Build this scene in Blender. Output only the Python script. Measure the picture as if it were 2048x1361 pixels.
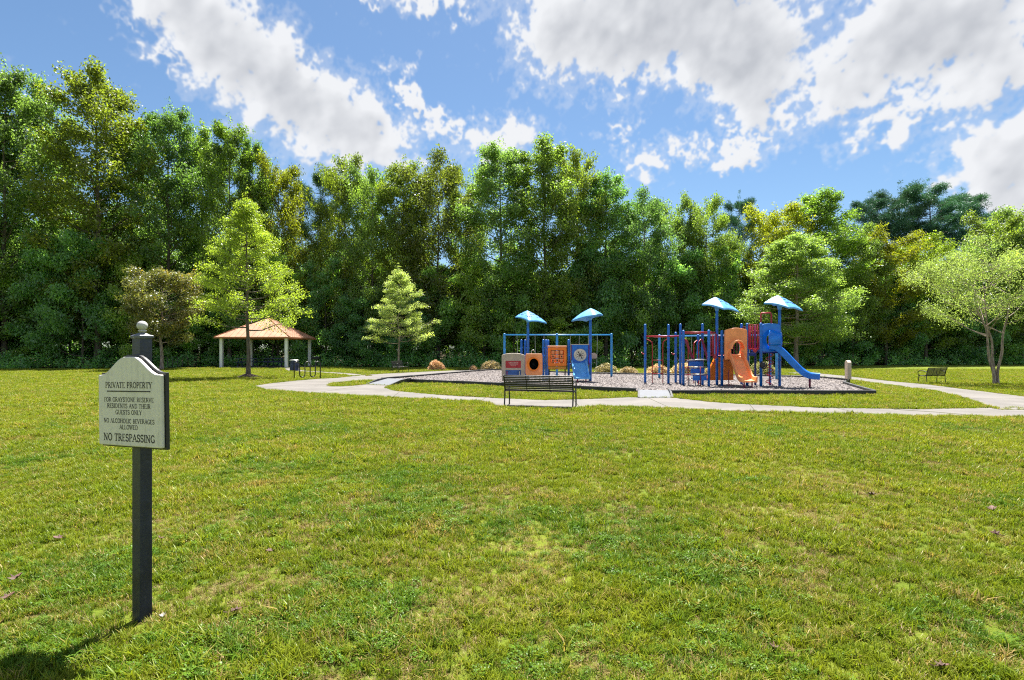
import bpy, math, random
import numpy as np
from mathutils import Vector, Matrix

for o in list(bpy.data.objects):
    bpy.data.objects.remove(o)
R = math.radians
PI = math.pi
scene = bpy.context.scene
col = scene.collection

# ------------------------------------------------------------------ camera
cam_d = bpy.data.cameras.new('camera')
cam = bpy.data.objects.new('camera', cam_d)
col.objects.link(cam)
cam.location = (0, 0, 1.6)
cam.rotation_euler = (R(90), 0, 0)
cam_d.sensor_width = 36
cam_d.lens = 20.0
cam_d.shift_y = 0.011
cam_d.clip_start = 0.1
cam_d.clip_end = 3000
scene.camera = cam

# ------------------------------------------------------------------ sun, sky, exposure
SUN_AZ, SUN_EL = R(12), R(64.5)          # azimuth measured from +Y towards +X
sv = Vector((math.sin(SUN_AZ) * math.cos(SUN_EL), math.cos(SUN_AZ) * math.cos(SUN_EL), math.sin(SUN_EL)))
sl = bpy.data.lights.new('sun', 'SUN')
sl.energy = 4.3
sl.angle = R(0.55)
sl.color = (1.0, 0.95, 0.86)
so = bpy.data.objects.new('sun', sl)
so.rotation_euler = (-sv).to_track_quat('-Z', 'Y').to_euler()
so.location = sv * 100
col.objects.link(so)

scene.view_settings.view_transform = 'Standard'
scene.view_settings.look = 'None'
scene.view_settings.gamma = 1.0
scene.view_settings.exposure = 1.88
scene.view_settings.use_curve_mapping = False
cy = scene.cycles
cy.max_bounces = 9
cy.use_denoising = False
cy.filter_width = 1.15
cy.diffuse_bounces = 6
cy.glossy_bounces = 2
cy.transmission_bounces = 4
cy.transparent_max_bounces = 4
cy.caustics_reflective = False
cy.caustics_refractive = False

world = bpy.data.worlds.new('World')
scene.world = world
world.use_nodes = True
wt = world.node_tree
wt.nodes.clear()


class NT:
    """short-hand for building node trees"""
    def __init__(self, tree):
        self.t = tree

    def n(self, kind, **kw):
        nd = self.t.nodes.new(kind)
        for k, v in kw.items():
            setattr(nd, k, v)
        return nd

    def put(self, sock, v):
        if hasattr(v, 'links') or isinstance(v, bpy.types.NodeSocket):
            self.t.links.new(v, sock)
        else:
            sock.default_value = v

    def m(self, op, a, b=None, c=None, clamp=False):
        nd = self.n('ShaderNodeMath', operation=op, use_clamp=clamp)
        self.put(nd.inputs[0], a)
        if b is not None:
            self.put(nd.inputs[1], b)
        if c is not None:
            self.put(nd.inputs[2], c)
        return nd.outputs[0]

    def ss(self, x, lo, hi):
        nd = self.n('ShaderNodeMapRange', interpolation_type='SMOOTHSTEP')
        self.put(nd.inputs['Value'], x)
        self.put(nd.inputs['From Min'], lo)
        self.put(nd.inputs['From Max'], hi)
        return nd.outputs['Result']

    def mix(self, f, a, b, blend='MIX'):
        nd = self.n('ShaderNodeMix', data_type='RGBA', blend_type=blend)
        self.put(nd.inputs[0], f)
        for s, v in ((nd.inputs[6], a), (nd.inputs[7], b)):
            if isinstance(v, (tuple, list)) and len(v) == 3:
                v = (*v, 1)
            self.put(s, v)
        return nd.outputs[2]

    def noise(self, vec, scale, detail=4, rough=0.55, dist=0.0, out='Fac', dim='3D'):
        nd = self.n('ShaderNodeTexNoise', noise_dimensions=dim)
        if vec is not None:
            self.put(nd.inputs['Vector'], vec)
        nd.inputs['Scale'].default_value = scale
        nd.inputs['Detail'].default_value = detail
        nd.inputs['Roughness'].default_value = rough
        nd.inputs['Distortion'].default_value = dist
        return nd.outputs[out]


w = NT(wt)
wout = w.n('ShaderNodeOutputWorld')
bg = w.n('ShaderNodeBackground')
bg.inputs['Strength'].default_value = 0.068
wt.links.new(bg.outputs[0], wout.inputs[0])
CLOUD_WHITE, CLOUD_GREY, SKY_TINT = (3.55, 3.62, 3.75), (2.15, 2.25, 2.45), (0.46, 0.535, 0.57)
sky = w.n('ShaderNodeTexSky', sky_type='NISHITA')
sky.sun_disc = False
sky.sun_elevation = SUN_EL
sky.sun_rotation = SUN_AZ
sky.altitude = 100
sky.air_density = 1.0
sky.dust_density = 0.5
sky.ozone_density = 2.5
# broken cumulus over the whole dome, computed here as a fractal field over azimuth and elevation
CW, CH = 4096, 1024


def fractal(seed, beta, lo_deg, hi_deg, stretch=1.0, tilt=0.0):
    """gaussian fractal field, wavelengths between hi_deg and lo_deg degrees"""
    g = np.random.default_rng(seed)
    kx = np.fft.rfftfreq(CW) * CW / 360.0
    ky = np.fft.fftfreq(2 * CH) * 2 * CH / 180.0
    KX, KY = np.meshgrid(kx, ky)
    ct, st = math.cos(tilt), math.sin(tilt)
    A, B = (KX * ct + KY * st) * stretch, -KX * st + KY * ct
    k = np.sqrt(A * A + B * B) + 1e-6
    amp = k ** (-beta / 2) * np.exp(-(1.0 / (k * lo_deg)) ** 4) * np.exp(-(k * hi_deg) ** 2)
    ph = np.exp(2j * PI * g.random(KX.shape))
    f_ = np.fft.irfft2(amp * ph, s=(2 * CH, CW))[:CH]
    return ((f_ - f_.mean()) / f_.std()).astype(np.float32)


def blur(a, deg):
    kx = np.fft.rfftfreq(CW) * CW / 360.0
    ky = np.fft.fftfreq(2 * CH) * 2 * CH / 180.0
    KX, KY = np.meshgrid(kx, ky)
    pad = np.concatenate([a, a[::-1]], 0)
    return np.fft.irfft2(np.fft.rfft2(pad) * np.exp(-2 * (PI * deg) ** 2 * (KX ** 2 + KY ** 2)), s=pad.shape)[:CH].astype(np.float32)


AZ, EL = np.meshgrid((np.arange(CW) + 0.5) / CW * 360 - 180, (np.arange(CH) + 0.5) / CH * 90)
AZ, EL = AZ.astype(np.float32), EL.astype(np.float32)
AZW = AZ + 0.7 * fractal(1, 3.2, 5, 0.2)
ELW = EL + 0.55 * fractal(2, 3.2, 5, 0.2)
# cumulus banks: azimuth, elevation (deg), half width, half height, rotation (deg, falling to the right), weight
BANKS = [
    (-28.9, 26.7, 7.4, 2.9, 50, 1.0), (-22.4, 23.6, 9.0, 3.6, 38, 1.0), (-15.7, 21.0, 6.2, 2.9, 28, 1.0), (-32.1, 27.5, 3.1, 1.6, 30, 0.9), (-31.2, 23.7, 2.7, 0.8, 55, 0.6),
    (-34.4, 25.5, 0.9, 0.5, 60, 0.5), (-9.4, 23.3, 4.0, 1.0, 50, 0.85), (-7.2, 21.5, 1.9, 1.0, 20, 0.7), (-1.0, 20.7, 3.8, 1.6, 0, 0.8), (-0.7, 19.1, 3.3, 1.7, 0, 0.6),
    (-7.7, 31.5, 4.2, 1.0, 0, 0.8), (-14.5, 31.0, 2.1, 0.5, 0, 0.5), (4.8, 29.4, 4.4, 3.9, 0, 1.0), (12.7, 29.2, 8.0, 3.9, 0, 1.1), (21.4, 26.6, 6.9, 4.2, 20, 1.1), (22.9,
    22.5, 3.9, 2.5, 60, 0.95), (10.5, 25.9, 2.6, 1.3, 35, 0.75), (17.1, 24.3, 1.8, 1.0, 0, 0.72), (27.3, 21.9, 0.9, 0.5, -30, 0.6), (30.9, 22.6, 4.2, 2.4, -35, 0.95), (36.0,
    24.9, 7.6, 3.5, -8, 1.1), (40.3, 21.3, 3.4, 2.7, 0, 1.05), (33.9, 18.9, 3.8, 1.3, -20, 0.85), (38.5, 19.4, 3.0, 1.6, 10, 0.7), (21.6, 17.9, 2.7, 1.1, 0, 0.95), (12.8,
    17.7, 1.7, 1.7, -35, 0.72), (17.0, 18.7, 1.2, 2.3, -60, 0.6), (10.7, 20.4, 2.0, 0.8, 25, 0.52), (9.5, 23.1, 0.7, 0.5, 0, 0.4), (37.0, 17.7, 1.7, 0.5, -25, 0.4), (40.9,
    14.3, 3.4, 3.0, -40, 1.05), (42.6, 10.4, 3.4, 3.1, 0, 1.05), (36.3, 15.2, 0.8, 0.4, 0, 0.42), (-1.2, 34.9, 10.7, 1.5, 0, 0.6), (22.7, 32.4, 18.8, 2.6, 0, 1.1), (-31.4,
    30.4, 4.1, 2.1, 45, 1.0),
]
field = np.zeros_like(AZ)
sel = np.abs(AZ[0]) < 62
for (a0, e0, hw, hh, rt, wgt) in BANKS:
    ca, sa = math.cos(R(rt)), math.sin(R(rt))
    dx, dy = AZW[:, sel] - a0, ELW[:, sel] - e0
    xr, yr = (dx * ca - dy * sa) / hw, (dx * sa + dy * ca) / hh
    field[:, sel] = np.maximum(field[:, sel], wgt * np.exp(-0.75 * (xr * xr + yr * yr)))


def sstep(x, a, b):
    t = np.clip((x - a) / (b - a), 0, 1)
    return t * t * (3 - 2 * t)


gen = sstep(fractal(5, 3.0, 26, 1.0), -0.7, 1.2)       # same kind of cloud over the rest of the dome
away = np.maximum(sstep(np.abs(AZ), 44, 56), sstep(EL, 33, 42))
field = field * (1 - away) + gen * away
n1, n2 = fractal(3, 3.5, 7.0, 0.12, 1.5, R(35)), fractal(4, 2.8, 1.6, 0.09, 1.4, R(35))
bill = np.abs(fractal(6, 3.3, 4.0, 0.15))
dens = field * 1.12 + 0.075 * n1 + 0.022 * n2 - 0.06 * (bill - 0.8)
alpha = sstep(dens, 0.35, 0.68)
alpha = np.maximum(alpha, 0.22 * sstep(dens, 0.15, 0.40))
thick = blur(np.clip(dens - 0.3, 0, 1.2), 0.55)
wide = blur(np.clip(dens - 0.3, 0, 1.2), 2.2)
relief = blur(dens, 0.25) - np.roll(np.roll(blur(dens, 0.5), -9, 0), 6, 1)
shade = 1.0 - 0.40 * sstep(thick + 0.9 * wide, 0.55, 1.5) + 0.55 * np.clip(relief, -0.4, 0.4) + 0.035 * n1
shade = np.clip(shade, 0.52, 1.06)
img = bpy.data.images.new('cloud_field', CW, CH, float_buffer=True, is_data=True)
buf = np.ones((CH, CW, 4), np.float32)
buf[..., 0], buf[..., 1] = alpha, shade
img.pixels.foreach_set(buf.ravel())
img.update()
img.pack()
tc = w.n('ShaderNodeTexCoord')
sep = w.n('ShaderNodeSeparateXYZ')
w.put(sep.inputs[0], tc.outputs['Generated'])
cu = w.m('MULTIPLY_ADD', w.m('ARCTAN2', sep.outputs[0], sep.outputs[1]), 1 / (2 * PI), 0.5)
cv_ = w.m('MULTIPLY', w.m('ARCSINE', sep.outputs[2]), 2 / PI)
cvec = w.n('ShaderNodeCombineXYZ')
w.put(cvec.inputs[0], cu)
w.put(cvec.inputs[1], w.m('MAXIMUM', cv_, 0.001))
ci_ = w.n('ShaderNodeTexImage', interpolation='Cubic', extension='EXTEND')
ci_.image = img
w.put(ci_.inputs[0], cvec.outputs[0])
csep = w.n('ShaderNodeSeparateColor')
w.put(csep.inputs[0], ci_.outputs['Color'])
ccol = w.mix(w.m('MULTIPLY_ADD', csep.outputs[1], 2.0, -1.0, clamp=True), CLOUD_GREY, CLOUD_WHITE)
skyc = w.mix(1.0, sky.outputs[0], SKY_TINT, 'MULTIPLY')
wt.links.new(w.mix(csep.outputs[0], skyc, ccol), bg.inputs['Color'])


# ------------------------------------------------------------------ helpers
def tag(o, label=None, cat=None, group=None, kind=None):
    if label:
        o['label'] = label
    if cat:
        o['category'] = cat
    if group:
        o['group'] = group
    if kind:
        o['kind'] = kind
    return o


def thing(name, label, cat, loc=(0, 0, 0), rz=0.0, group=None):
    o = bpy.data.objects.new(name, None)
    o.empty_display_size = 0.2
    col.objects.link(o)
    o.location = loc
    o.rotation_euler = (0, 0, rz)
    return tag(o, label, cat, group)


def copy_tree(o, parent=None):
    c = o.copy()
    col.objects.link(c)
    if parent is not None:
        c.parent = parent
    for ch in list(o.children):
        copy_tree(ch, c)
    return c


def place(proto, first, loc, rz, label, scale=None):
    o = proto if first else copy_tree(proto)
    o.location = loc
    o.rotation_euler = (0, 0, rz)
    if scale:
        o.scale = scale
    o['label'] = label
    return o


def new_mesh(name, v, f, smooth=False):
    me = bpy.data.meshes.new(name)
    me.from_pydata([tuple(p) for p in v], [], f)
    if smooth:
        me.polygons.foreach_set('use_smooth', [True] * len(me.polygons))
    me.update()
    return me


def np_mesh(name, v, quads, attr=None):
    """fast mesh from numpy arrays: v (n,3), quads (m,4)"""
    me = bpy.data.meshes.new(name)
    n, m = len(v), len(quads)
    k = quads.shape[1]
    me.vertices.add(n)
    me.vertices.foreach_set('co', np.ascontiguousarray(v, dtype=np.float32).ravel())
    me.loops.add(m * k)
    me.loops.foreach_set('vertex_index', np.ascontiguousarray(quads, dtype=np.int32).ravel())
    me.polygons.add(m)
    me.polygons.foreach_set('loop_start', np.arange(0, m * k, k, dtype=np.int32))
    me.update(calc_edges=True)
    if attr:
        for nm, arr in attr.items():
            at = me.attributes.new(nm, 'FLOAT', 'POINT')
            at.data.foreach_set('value', np.ascontiguousarray(arr, dtype=np.float32))
    return me


def root_loc(o):
    p = Vector((0, 0, 0))
    while o is not None:
        p += o.location
        o = o.parent
    return p


def basis(d, up=(0, 0, 1)):
    d = Vector(d).normalized()
    u = Vector(up)
    if abs(d.dot(u)) > 0.97:
        u = Vector((1, 0, 0))
    s = d.cross(u).normalized()
    return s, s.cross(d).normalized(), d


class MB:
    def __init__(self):
        self.v = []
        self.f = []

    def add(self, vs, fs):
        b = len(self.v)
        self.v += [Vector(p) for p in vs]
        self.f += [tuple(i + b for i in q) for q in fs]
        return self

    def box(self, c, s, M=None, ch=0.0):
        """box centred on c; ch chamfers the four long-x edges and ends"""
        hx, hy, hz = s[0] / 2, s[1] / 2, s[2] / 2
        if ch <= 0:
            vs = [(x, y, z) for x in (-hx, hx) for y in (-hy, hy) for z in (-hz, hz)]
            fs = [(0, 1, 3, 2), (4, 6, 7, 5), (0, 4, 5, 1), (2, 3, 7, 6), (0, 2, 6, 4), (1, 5, 7, 3)]
        else:
            prof = [(-hy + ch, -hz), (hy - ch, -hz), (hy, -hz + ch), (hy, hz - ch), (hy - ch, hz), (-hy + ch, hz), (-hy, hz - ch), (-hy, -hz + ch)]
            k = 1 - ch / max(hy, hz)
            vs = []
            for x, q in ((-hx, k), (-hx + ch, 1), (hx - ch, 1), (hx, k)):
                vs += [(x, y * q, z * q) for y, z in prof]
            fs = [tuple(range(7, -1, -1)), tuple(range(24, 32))]
            for r in range(3):
                for i in range(8):
                    j = (i + 1) % 8
                    fs.append((r * 8 + i, r * 8 + j, r * 8 + 8 + j, r * 8 + 8 + i))
        vs = [Vector(p) for p in vs]
        if M is not None:
            vs = [M @ p for p in vs]
        c = Vector(c)
        return self.add([p + c for p in vs], fs)

    def tube(self, pts, r, n=8, cap=True):
        pts = [Vector(p) for p in pts]
        rs = r if isinstance(r, (list, tuple)) else [r] * len(pts)
        rings = []
        s0 = None
        for i, p in enumerate(pts):
            a = pts[max(i - 1, 0)]
            b = pts[min(i + 1, len(pts) - 1)]
            d = (b - a)
            d = d.normalized() if d.length > 1e-9 else Vector((0, 0, 1))
            if s0 is None:
                s, u, _ = basis(d)
            else:
                s = (s0 - d * s0.dot(d))
                s = s.normalized() if s.length > 1e-6 else basis(d)[0]
                u = s.cross(d)
            s0 = s
            rings.append([p + (s * math.cos(2 * PI * k / n) + u * math.sin(2 * PI * k / n)) * rs[i] for k in range(n)])
        vs = [q for rg in rings for q in rg]
        fs = []
        for i in range(len(pts) - 1):
            for k in range(n):
                j = (k + 1) % n
                fs.append((i * n + k, i * n + j, (i + 1) * n + j, (i + 1) * n + k))
        if cap:
            fs.append(tuple(range(n - 1, -1, -1)))
            fs.append(tuple(range((len(pts) - 1) * n, len(pts) * n)))
        return self.add(vs, fs)

    def lathe(self, prof, c=(0, 0, 0), n=16, M=None):
        vs = []
        c = Vector(c)
        for r, z in prof:
            for k in range(n):
                p = Vector((r * math.cos(2 * PI * k / n), r * math.sin(2 * PI * k / n), z))
                vs.append((M @ p if M is not None else p) + c)
        fs = []
        for i in range(len(prof) - 1):
            for k in range(n):
                j = (k + 1) % n
                fs.append((i * n + k, i * n + j, (i + 1) * n + j, (i + 1) * n + k))
        fs.append(tuple(range(n - 1, -1, -1)))
        fs.append(tuple(range((len(prof) - 1) * n, len(prof) * n)))
        return self.add(vs, fs)

    def prism(self, poly, o, ex, ey, t):
        """2-d polygon in the plane (ex, ey) at o, extruded by vector t"""
        o, ex, ey, t = Vector(o), Vector(ex), Vector(ey), Vector(t)
        n = len(poly)
        a = [o + ex * x + ey * y for x, y in poly]
        b = [p + t for p in a]
        fs = [tuple(range(n - 1, -1, -1)), tuple(range(n, 2 * n))]
        for k in range(n):
            j = (k + 1) % n
            fs.append((k, j, n + j, n + k))
        return self.add(a + b, fs)

    def ring_plate(self, outer, inner, o, ex, ey, t):
        """plate with a hole; outer and inner have equal point counts"""
        o, ex, ey, t = Vector(o), Vector(ex), Vector(ey), Vector(t)
        n = len(outer)
        A = [o + ex * x + ey * y for x, y in outer]
        B = [o + ex * x + ey * y for x, y in inner]
        vs = A + B + [p + t for p in A] + [p + t for p in B]
        fs = []
        for k in range(n):
            j = (k + 1) % n
            fs += [(k, n + k, n + j, j), (2 * n + k, 2 * n + j, 3 * n + j, 3 * n + k), (k, j, 2 * n + j, 2 * n + k), (n + k, 3 * n + k, 3 * n + j, n + j)]
        return self.add(vs, fs)

    def build(self, name, mat, parent=None, smooth=False, bevel=0.0):
        off = root_loc(parent) if parent is not None else Vector((0, 0, 0))
        me = new_mesh(name, [p - off for p in self.v], self.f, smooth)
        me.materials.append(mat)
        o = bpy.data.objects.new(name, me)
        col.objects.link(o)
        if parent is not None:
            o.parent = parent
        if bevel > 0:
            md = o.modifiers.new('bevel', 'BEVEL')
            md.width = bevel
            md.segments = 2
            md.limit_method = 'ANGLE'
        return o


def rz3(a):
    return Matrix.Rotation(a, 3, 'Z')


def smooth_path(pts, k=6):
    """Catmull-Rom"""
    P = [Vector(p) for p in pts]
    P = [P[0] * 2 - P[1]] + P + [P[-1] * 2 - P[-2]]
    out = []
    for i in range(1, len(P) - 2):
        for s in range(k):
            t = s / k
            a, b, c, d = P[i - 1], P[i], P[i + 1], P[i + 2]
            out.append(0.5 * ((2 * b) + (c - a) * t + (2 * a - 5 * b + 4 * c - d) * t * t + (3 * b - a - 3 * c + d) * t ** 3))
    out.append(P[-2])
    return out


# ------------------------------------------------------------------ materials
def material(name):
    m = bpy.data.materials.new(name)
    m.use_nodes = True
    t = m.node_tree
    t.nodes.clear()
    k = NT(t)
    out = k.n('ShaderNodeOutputMaterial')
    return m, k, out


def surf(name, c, rough=0.5, metal=0.0, var=0.12, scale=6.0, bump=0.0, bscale=40.0, dirt=None, spec=0.5, grime=0.0):
    """painted / moulded surface with uneven tone, fine relief and wear"""
    m, k, out = material(name)
    p = k.n('ShaderNodeBsdfPrincipled')
    k.t.links.new(p.outputs[0], out.inputs[0])
    tcn = k.n('ShaderNodeTexCoord').outputs['Object']
    nz = k.noise(tcn, scale, 5, 0.6)
    dark = tuple(x * (1 - var * 1.6) for x in c)
    lite = tuple(min(x * (1 + var) + var * 0.02, 1) for x in c)
    cc = k.mix(k.ss(nz, 0.3, 0.7), dark, lite)
    if dirt:
        n2 = k.noise(tcn, scale * 3.1, 6, 0.7)
        cc = k.mix(k.m('MULTIPLY', k.ss(n2, 0.52, 0.78), grime or 0.5), cc, dirt)
    k.put(p.inputs['Base Color'], cc)
    k.put(p.inputs['Roughness'], k.m('MULTIPLY_ADD', nz, 0.22, rough - 0.11))
    p.inputs['Metallic'].default_value = metal
    p.inputs['Specular IOR Level'].default_value = spec
    if bump > 0:
        b = k.n('ShaderNodeBump')
        b.inputs['Strength'].default_value = bump
        b.inputs['Distance'].default_value = 0.01
        k.put(b.inputs['Height'], k.noise(tcn, bscale, 4, 0.6))
        k.t.links.new(b.outputs[0], p.inputs['Normal'])
    return m


def streaked(name, c, dark, rough=0.6):
    """weathered painted board: vertical rain streaks and blotches"""
    m, k, out = material(name)
    p = k.n('ShaderNodeBsdfPrincipled')
    k.t.links.new(p.outputs[0], out.inputs[0])
    tcn = k.n('ShaderNodeTexCoord').outputs['Object']
    mp = k.n('ShaderNodeMapping')
    mp.inputs['Scale'].default_value = (26, 26, 3.0)
    k.put(mp.inputs[0], tcn)
    a = k.noise(mp.outputs[0], 1.0, 5, 0.65)
    b = k.noise(tcn, 9.0, 6, 0.7)
    f_ = k.m('MULTIPLY', k.ss(k.m('ADD', k.m('MULTIPLY', a, 0.6), k.m('MULTIPLY', b, 0.5)), 0.50, 0.80), 0.65)
    k.put(p.inputs['Base Color'], k.mix(f_, c, dark))
    p.inputs['Roughness'].default_value = rough
    return m


def leaf_mat(name, trans=0.5, gloss=0.035, vary=0.35, tint_yellow=(1.28, 1.2, 0.45), rough=0.42):
    """leaf: colour comes from the object's own colour, with a per-leaf value 'rv'"""
    m, k, out = material(name)
    oi = k.n('ShaderNodeObjectInfo')
    at = k.n('ShaderNodeAttribute', attribute_name='rv')
    rv = at.outputs['Fac']
    base = oi.outputs['Color']
    geo = k.n('ShaderNodeNewGeometry')
    nz = k.noise(geo.outputs['Position'], 0.55, 3, 0.55)
    v = k.m('ADD', k.m('MULTIPLY_ADD', rv, vary * 2.5, 1.25 * (1 - vary)), k.m('MULTIPLY', k.m('SUBTRACT', nz, 0.5), 0.8))
    cv = k.n('ShaderNodeCombineColor')
    for i in range(3):
        k.put(cv.inputs[i], v)
    c1 = k.mix(1.0, base, cv.outputs[0], 'MULTIPLY')
    yel = k.ss(k.m('ADD', rv, k.m('MULTIPLY', nz, 0.6)), 0.95, 1.45)
    c2 = k.mix(yel, c1, k.mix(1.0, c1, (*tint_yellow, 1), 'MULTIPLY'))
    df = k.n('ShaderNodeBsdfDiffuse')
    tr = k.n('ShaderNodeBsdfTranslucent')
    gl = k.n('ShaderNodeBsdfGlossy')
    gl.inputs['Roughness'].default_value = rough
    gl.inputs['Color'].default_value = (0.9, 0.95, 1, 1)
    k.put(df.inputs[0], c2)
    k.put(tr.inputs[0], k.mix(1.0, c2, (2.05, 2.25, 0.95, 1), 'MULTIPLY'))
    ms = k.n('ShaderNodeMixShader')
    ms.inputs[0].default_value = trans
    k.t.links.new(df.outputs[0], ms.inputs[1])
    k.t.links.new(tr.outputs[0], ms.inputs[2])
    m2 = k.n('ShaderNodeMixShader')
    m2.inputs[0].default_value = gloss
    k.t.links.new(ms.outputs[0], m2.inputs[1])
    k.t.links.new(gl.outputs[0], m2.inputs[2])
    k.t.links.new(m2.outputs[0], out.inputs[0])
    return m


def bark_mat(name, a, b, scale=3.0):
    m, k, out = material(name)
    p = k.n('ShaderNodeBsdfPrincipled')
    k.t.links.new(p.outputs[0], out.inputs[0])
    tcn = k.n('ShaderNodeTexCoord').outputs['Object']
    mp = k.n('ShaderNodeMapping')
    mp.inputs['Scale'].default_value = (5, 5, 1.0)
    k.put(mp.inputs[0], tcn)
    nz = k.noise(mp.outputs[0], scale, 6, 0.7, 0.6)
    k.put(p.inputs['Base Color'], k.mix(k.ss(nz, 0.35, 0.66), a, b))
    p.inputs['Roughness'].default_value = 0.9
    bm = k.n('ShaderNodeBump')
    bm.inputs['Strength'].default_value = 0.7
    bm.inputs['Distance'].default_value = 0.03
    k.put(bm.inputs['Height'], nz)
    k.t.links.new(bm.outputs[0], p.inputs['Normal'])
    return m


M = {}
M['bark'] = bark_mat('bark', (0.045, 0.035, 0.028), (0.17, 0.14, 0.115))
M['bark_pale'] = bark_mat('bark_pale', (0.12, 0.085, 0.07), (0.42, 0.34, 0.29), 2.2)
M['leaf'] = leaf_mat('leaf')
M['leaf_soft'] = leaf_mat('leaf_soft', 0.5, 0.03, 0.3)
M['twig'] = leaf_mat('dry_twig', 0.08, 0.02, 0.45, (1.1, 1.0, 0.9))
M['leaf_glossy'] = leaf_mat('leaf_glossy', 0.3, 0.05, 0.55, (2.0, 1.1, 0.5), 0.4)
M['needle'] = leaf_mat('needle', 0.12, 0.03, 0.3, (1.2, 1.1, 0.7), 0.45)
M['blue'] = surf('blue_powder_coat', (0.004, 0.145, 0.60), 0.38, 0, 0.16, 5, 0.05, 60, dirt=(0.05, 0.20, 0.50), grime=0.3)
M['navy'] = surf('navy_powder_coat', (0.012, 0.035, 0.24), 0.38, 0, 0.14, 5)
M['teal'] = surf('light_blue_powder_coat', (0.03, 0.28, 0.66), 0.4, 0, 0.14, 5)
M['sky_plastic'] = surf('light_blue_plastic', (0.10, 0.36, 0.72), 0.45, 0, 0.1, 4, 0.08, 50)
M['slide_blue'] = surf('blue_plastic', (0.004, 0.185, 0.74), 0.3, 0, 0.12, 3, 0.03, 30, dirt=(0.05, 0.24, 0.62), grime=0.3)
M['orange'] = surf('orange_plastic', (0.92, 0.22, 0.010), 0.4, 0, 0.1, 4)
M['peach'] = surf('faded_orange_plastic', (0.95, 0.33, 0.115), 0.45, 0, 0.1, 3, 0.05, 40, dirt=(0.55, 0.30, 0.2), grime=0.25)
M['ochre'] = surf('ochre_plastic', (0.62, 0.27, 0.02), 0.45)
M['red'] = surf('red_powder_coat', (0.42, 0.012, 0.03), 0.38, 0, 0.14, 5)
M['maroon'] = surf('maroon_powder_coat', (0.22, 0.012, 0.05), 0.4, 0, 0.12, 5)
M['beige'] = surf('beige_plastic', (0.47, 0.38, 0.30), 0.55, 0, 0.08, 4, 0.1, 60)
M['cream'] = surf('cream_plastic', (0.66, 0.58, 0.46), 0.5, 0, 0.1, 5)
M['black_steel'] = surf('black_steel', (0.012, 0.012, 0.015), 0.35, 0.0, 0.2, 8)
M['black_plastic'] = surf('black_plastic', (0.014, 0.016, 0.024), 0.5, 0, 0.25, 3, 0.2, 30, dirt=(0.07, 0.07, 0.08), grime=0.4)
M['rubber'] = surf('rubber', (0.02, 0.02, 0.02), 0.8)
M['grey_ramp'] = surf('grey_ramp', (0.095, 0.105, 0.13), 0.7, 0, 0.1, 3, 0.2, 40)
M['chain'] = surf('galvanised_chain', (0.42, 0.43, 0.44), 0.4, 0.6)
M['steel'] = surf('steel', (0.5, 0.5, 0.52), 0.35, 0.8)
M['column'] = surf('white_paint', (0.72, 0.73, 0.75), 0.55, 0, 0.06, 3, 0.1, 20, dirt=(0.4, 0.4, 0.38), grime=0.3)
M['copper'] = surf('copper_roof', (0.45, 0.235, 0.150), 0.5, 0.05, 0.1, 1.5, dirt=(0.38, 0.20, 0.14), grime=0.35)
M['fascia'] = surf('copper_fascia', (0.42, 0.17, 0.085), 0.5, 0.1, 0.1, 2)
M['timber'] = surf('timber', (0.30, 0.19, 0.11), 0.7, 0, 0.2, 4)  # brown tone, used only for the painted dark of the station's pockets
M['navy_table'] = surf('dark_blue_coated_metal', (0.030, 0.042, 0.125), 0.45, 0, 0.2, 4)
M['sign_cream'] = streaked('weathered_cream_board', (0.63, 0.60, 0.565), (0.32, 0.31, 0.30))
M['sign_black'] = surf('black_board', (0.014, 0.015, 0.022), 0.45, 0, 0.2, 8)
M['post_paint'] = surf('dark_navy_paint', (0.012, 0.017, 0.048), 0.36, 0, 0.25, 6, 0.15, 50, dirt=(0.16, 0.16, 0.18), grime=0.22)
M['finial'] = surf('peeling_white_ball', (0.46, 0.45, 0.47), 0.5, 0, 0.12, 12, 0.3, 60, dirt=(0.03, 0.03, 0.04), grime=0.35)
M['cap'] = surf('weathered_cap', (0.07, 0.08, 0.105), 0.5, 0, 0.25, 14, 0.3, 60, dirt=(0.45, 0.45, 0.46), grime=0.75)
M['letter'] = surf('letter_black', (0.012, 0.011, 0.012), 0.6)
M['mulch'] = surf('bark_mulch', (0.055, 0.03, 0.024), 0.95, 0, 0.5, 14, 1.0, 30)
M['pane_blue'] = surf('blue_panel', (0.02, 0.09, 0.33), 0.3, 0, 0.25, 4)
M['red_panel'] = surf('red_panel', (0.40, 0.015, 0.03), 0.4, 0, 0.12, 6)
M['print'] = surf('pale_print', (0.62, 0.40, 0.38), 0.6)


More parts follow.
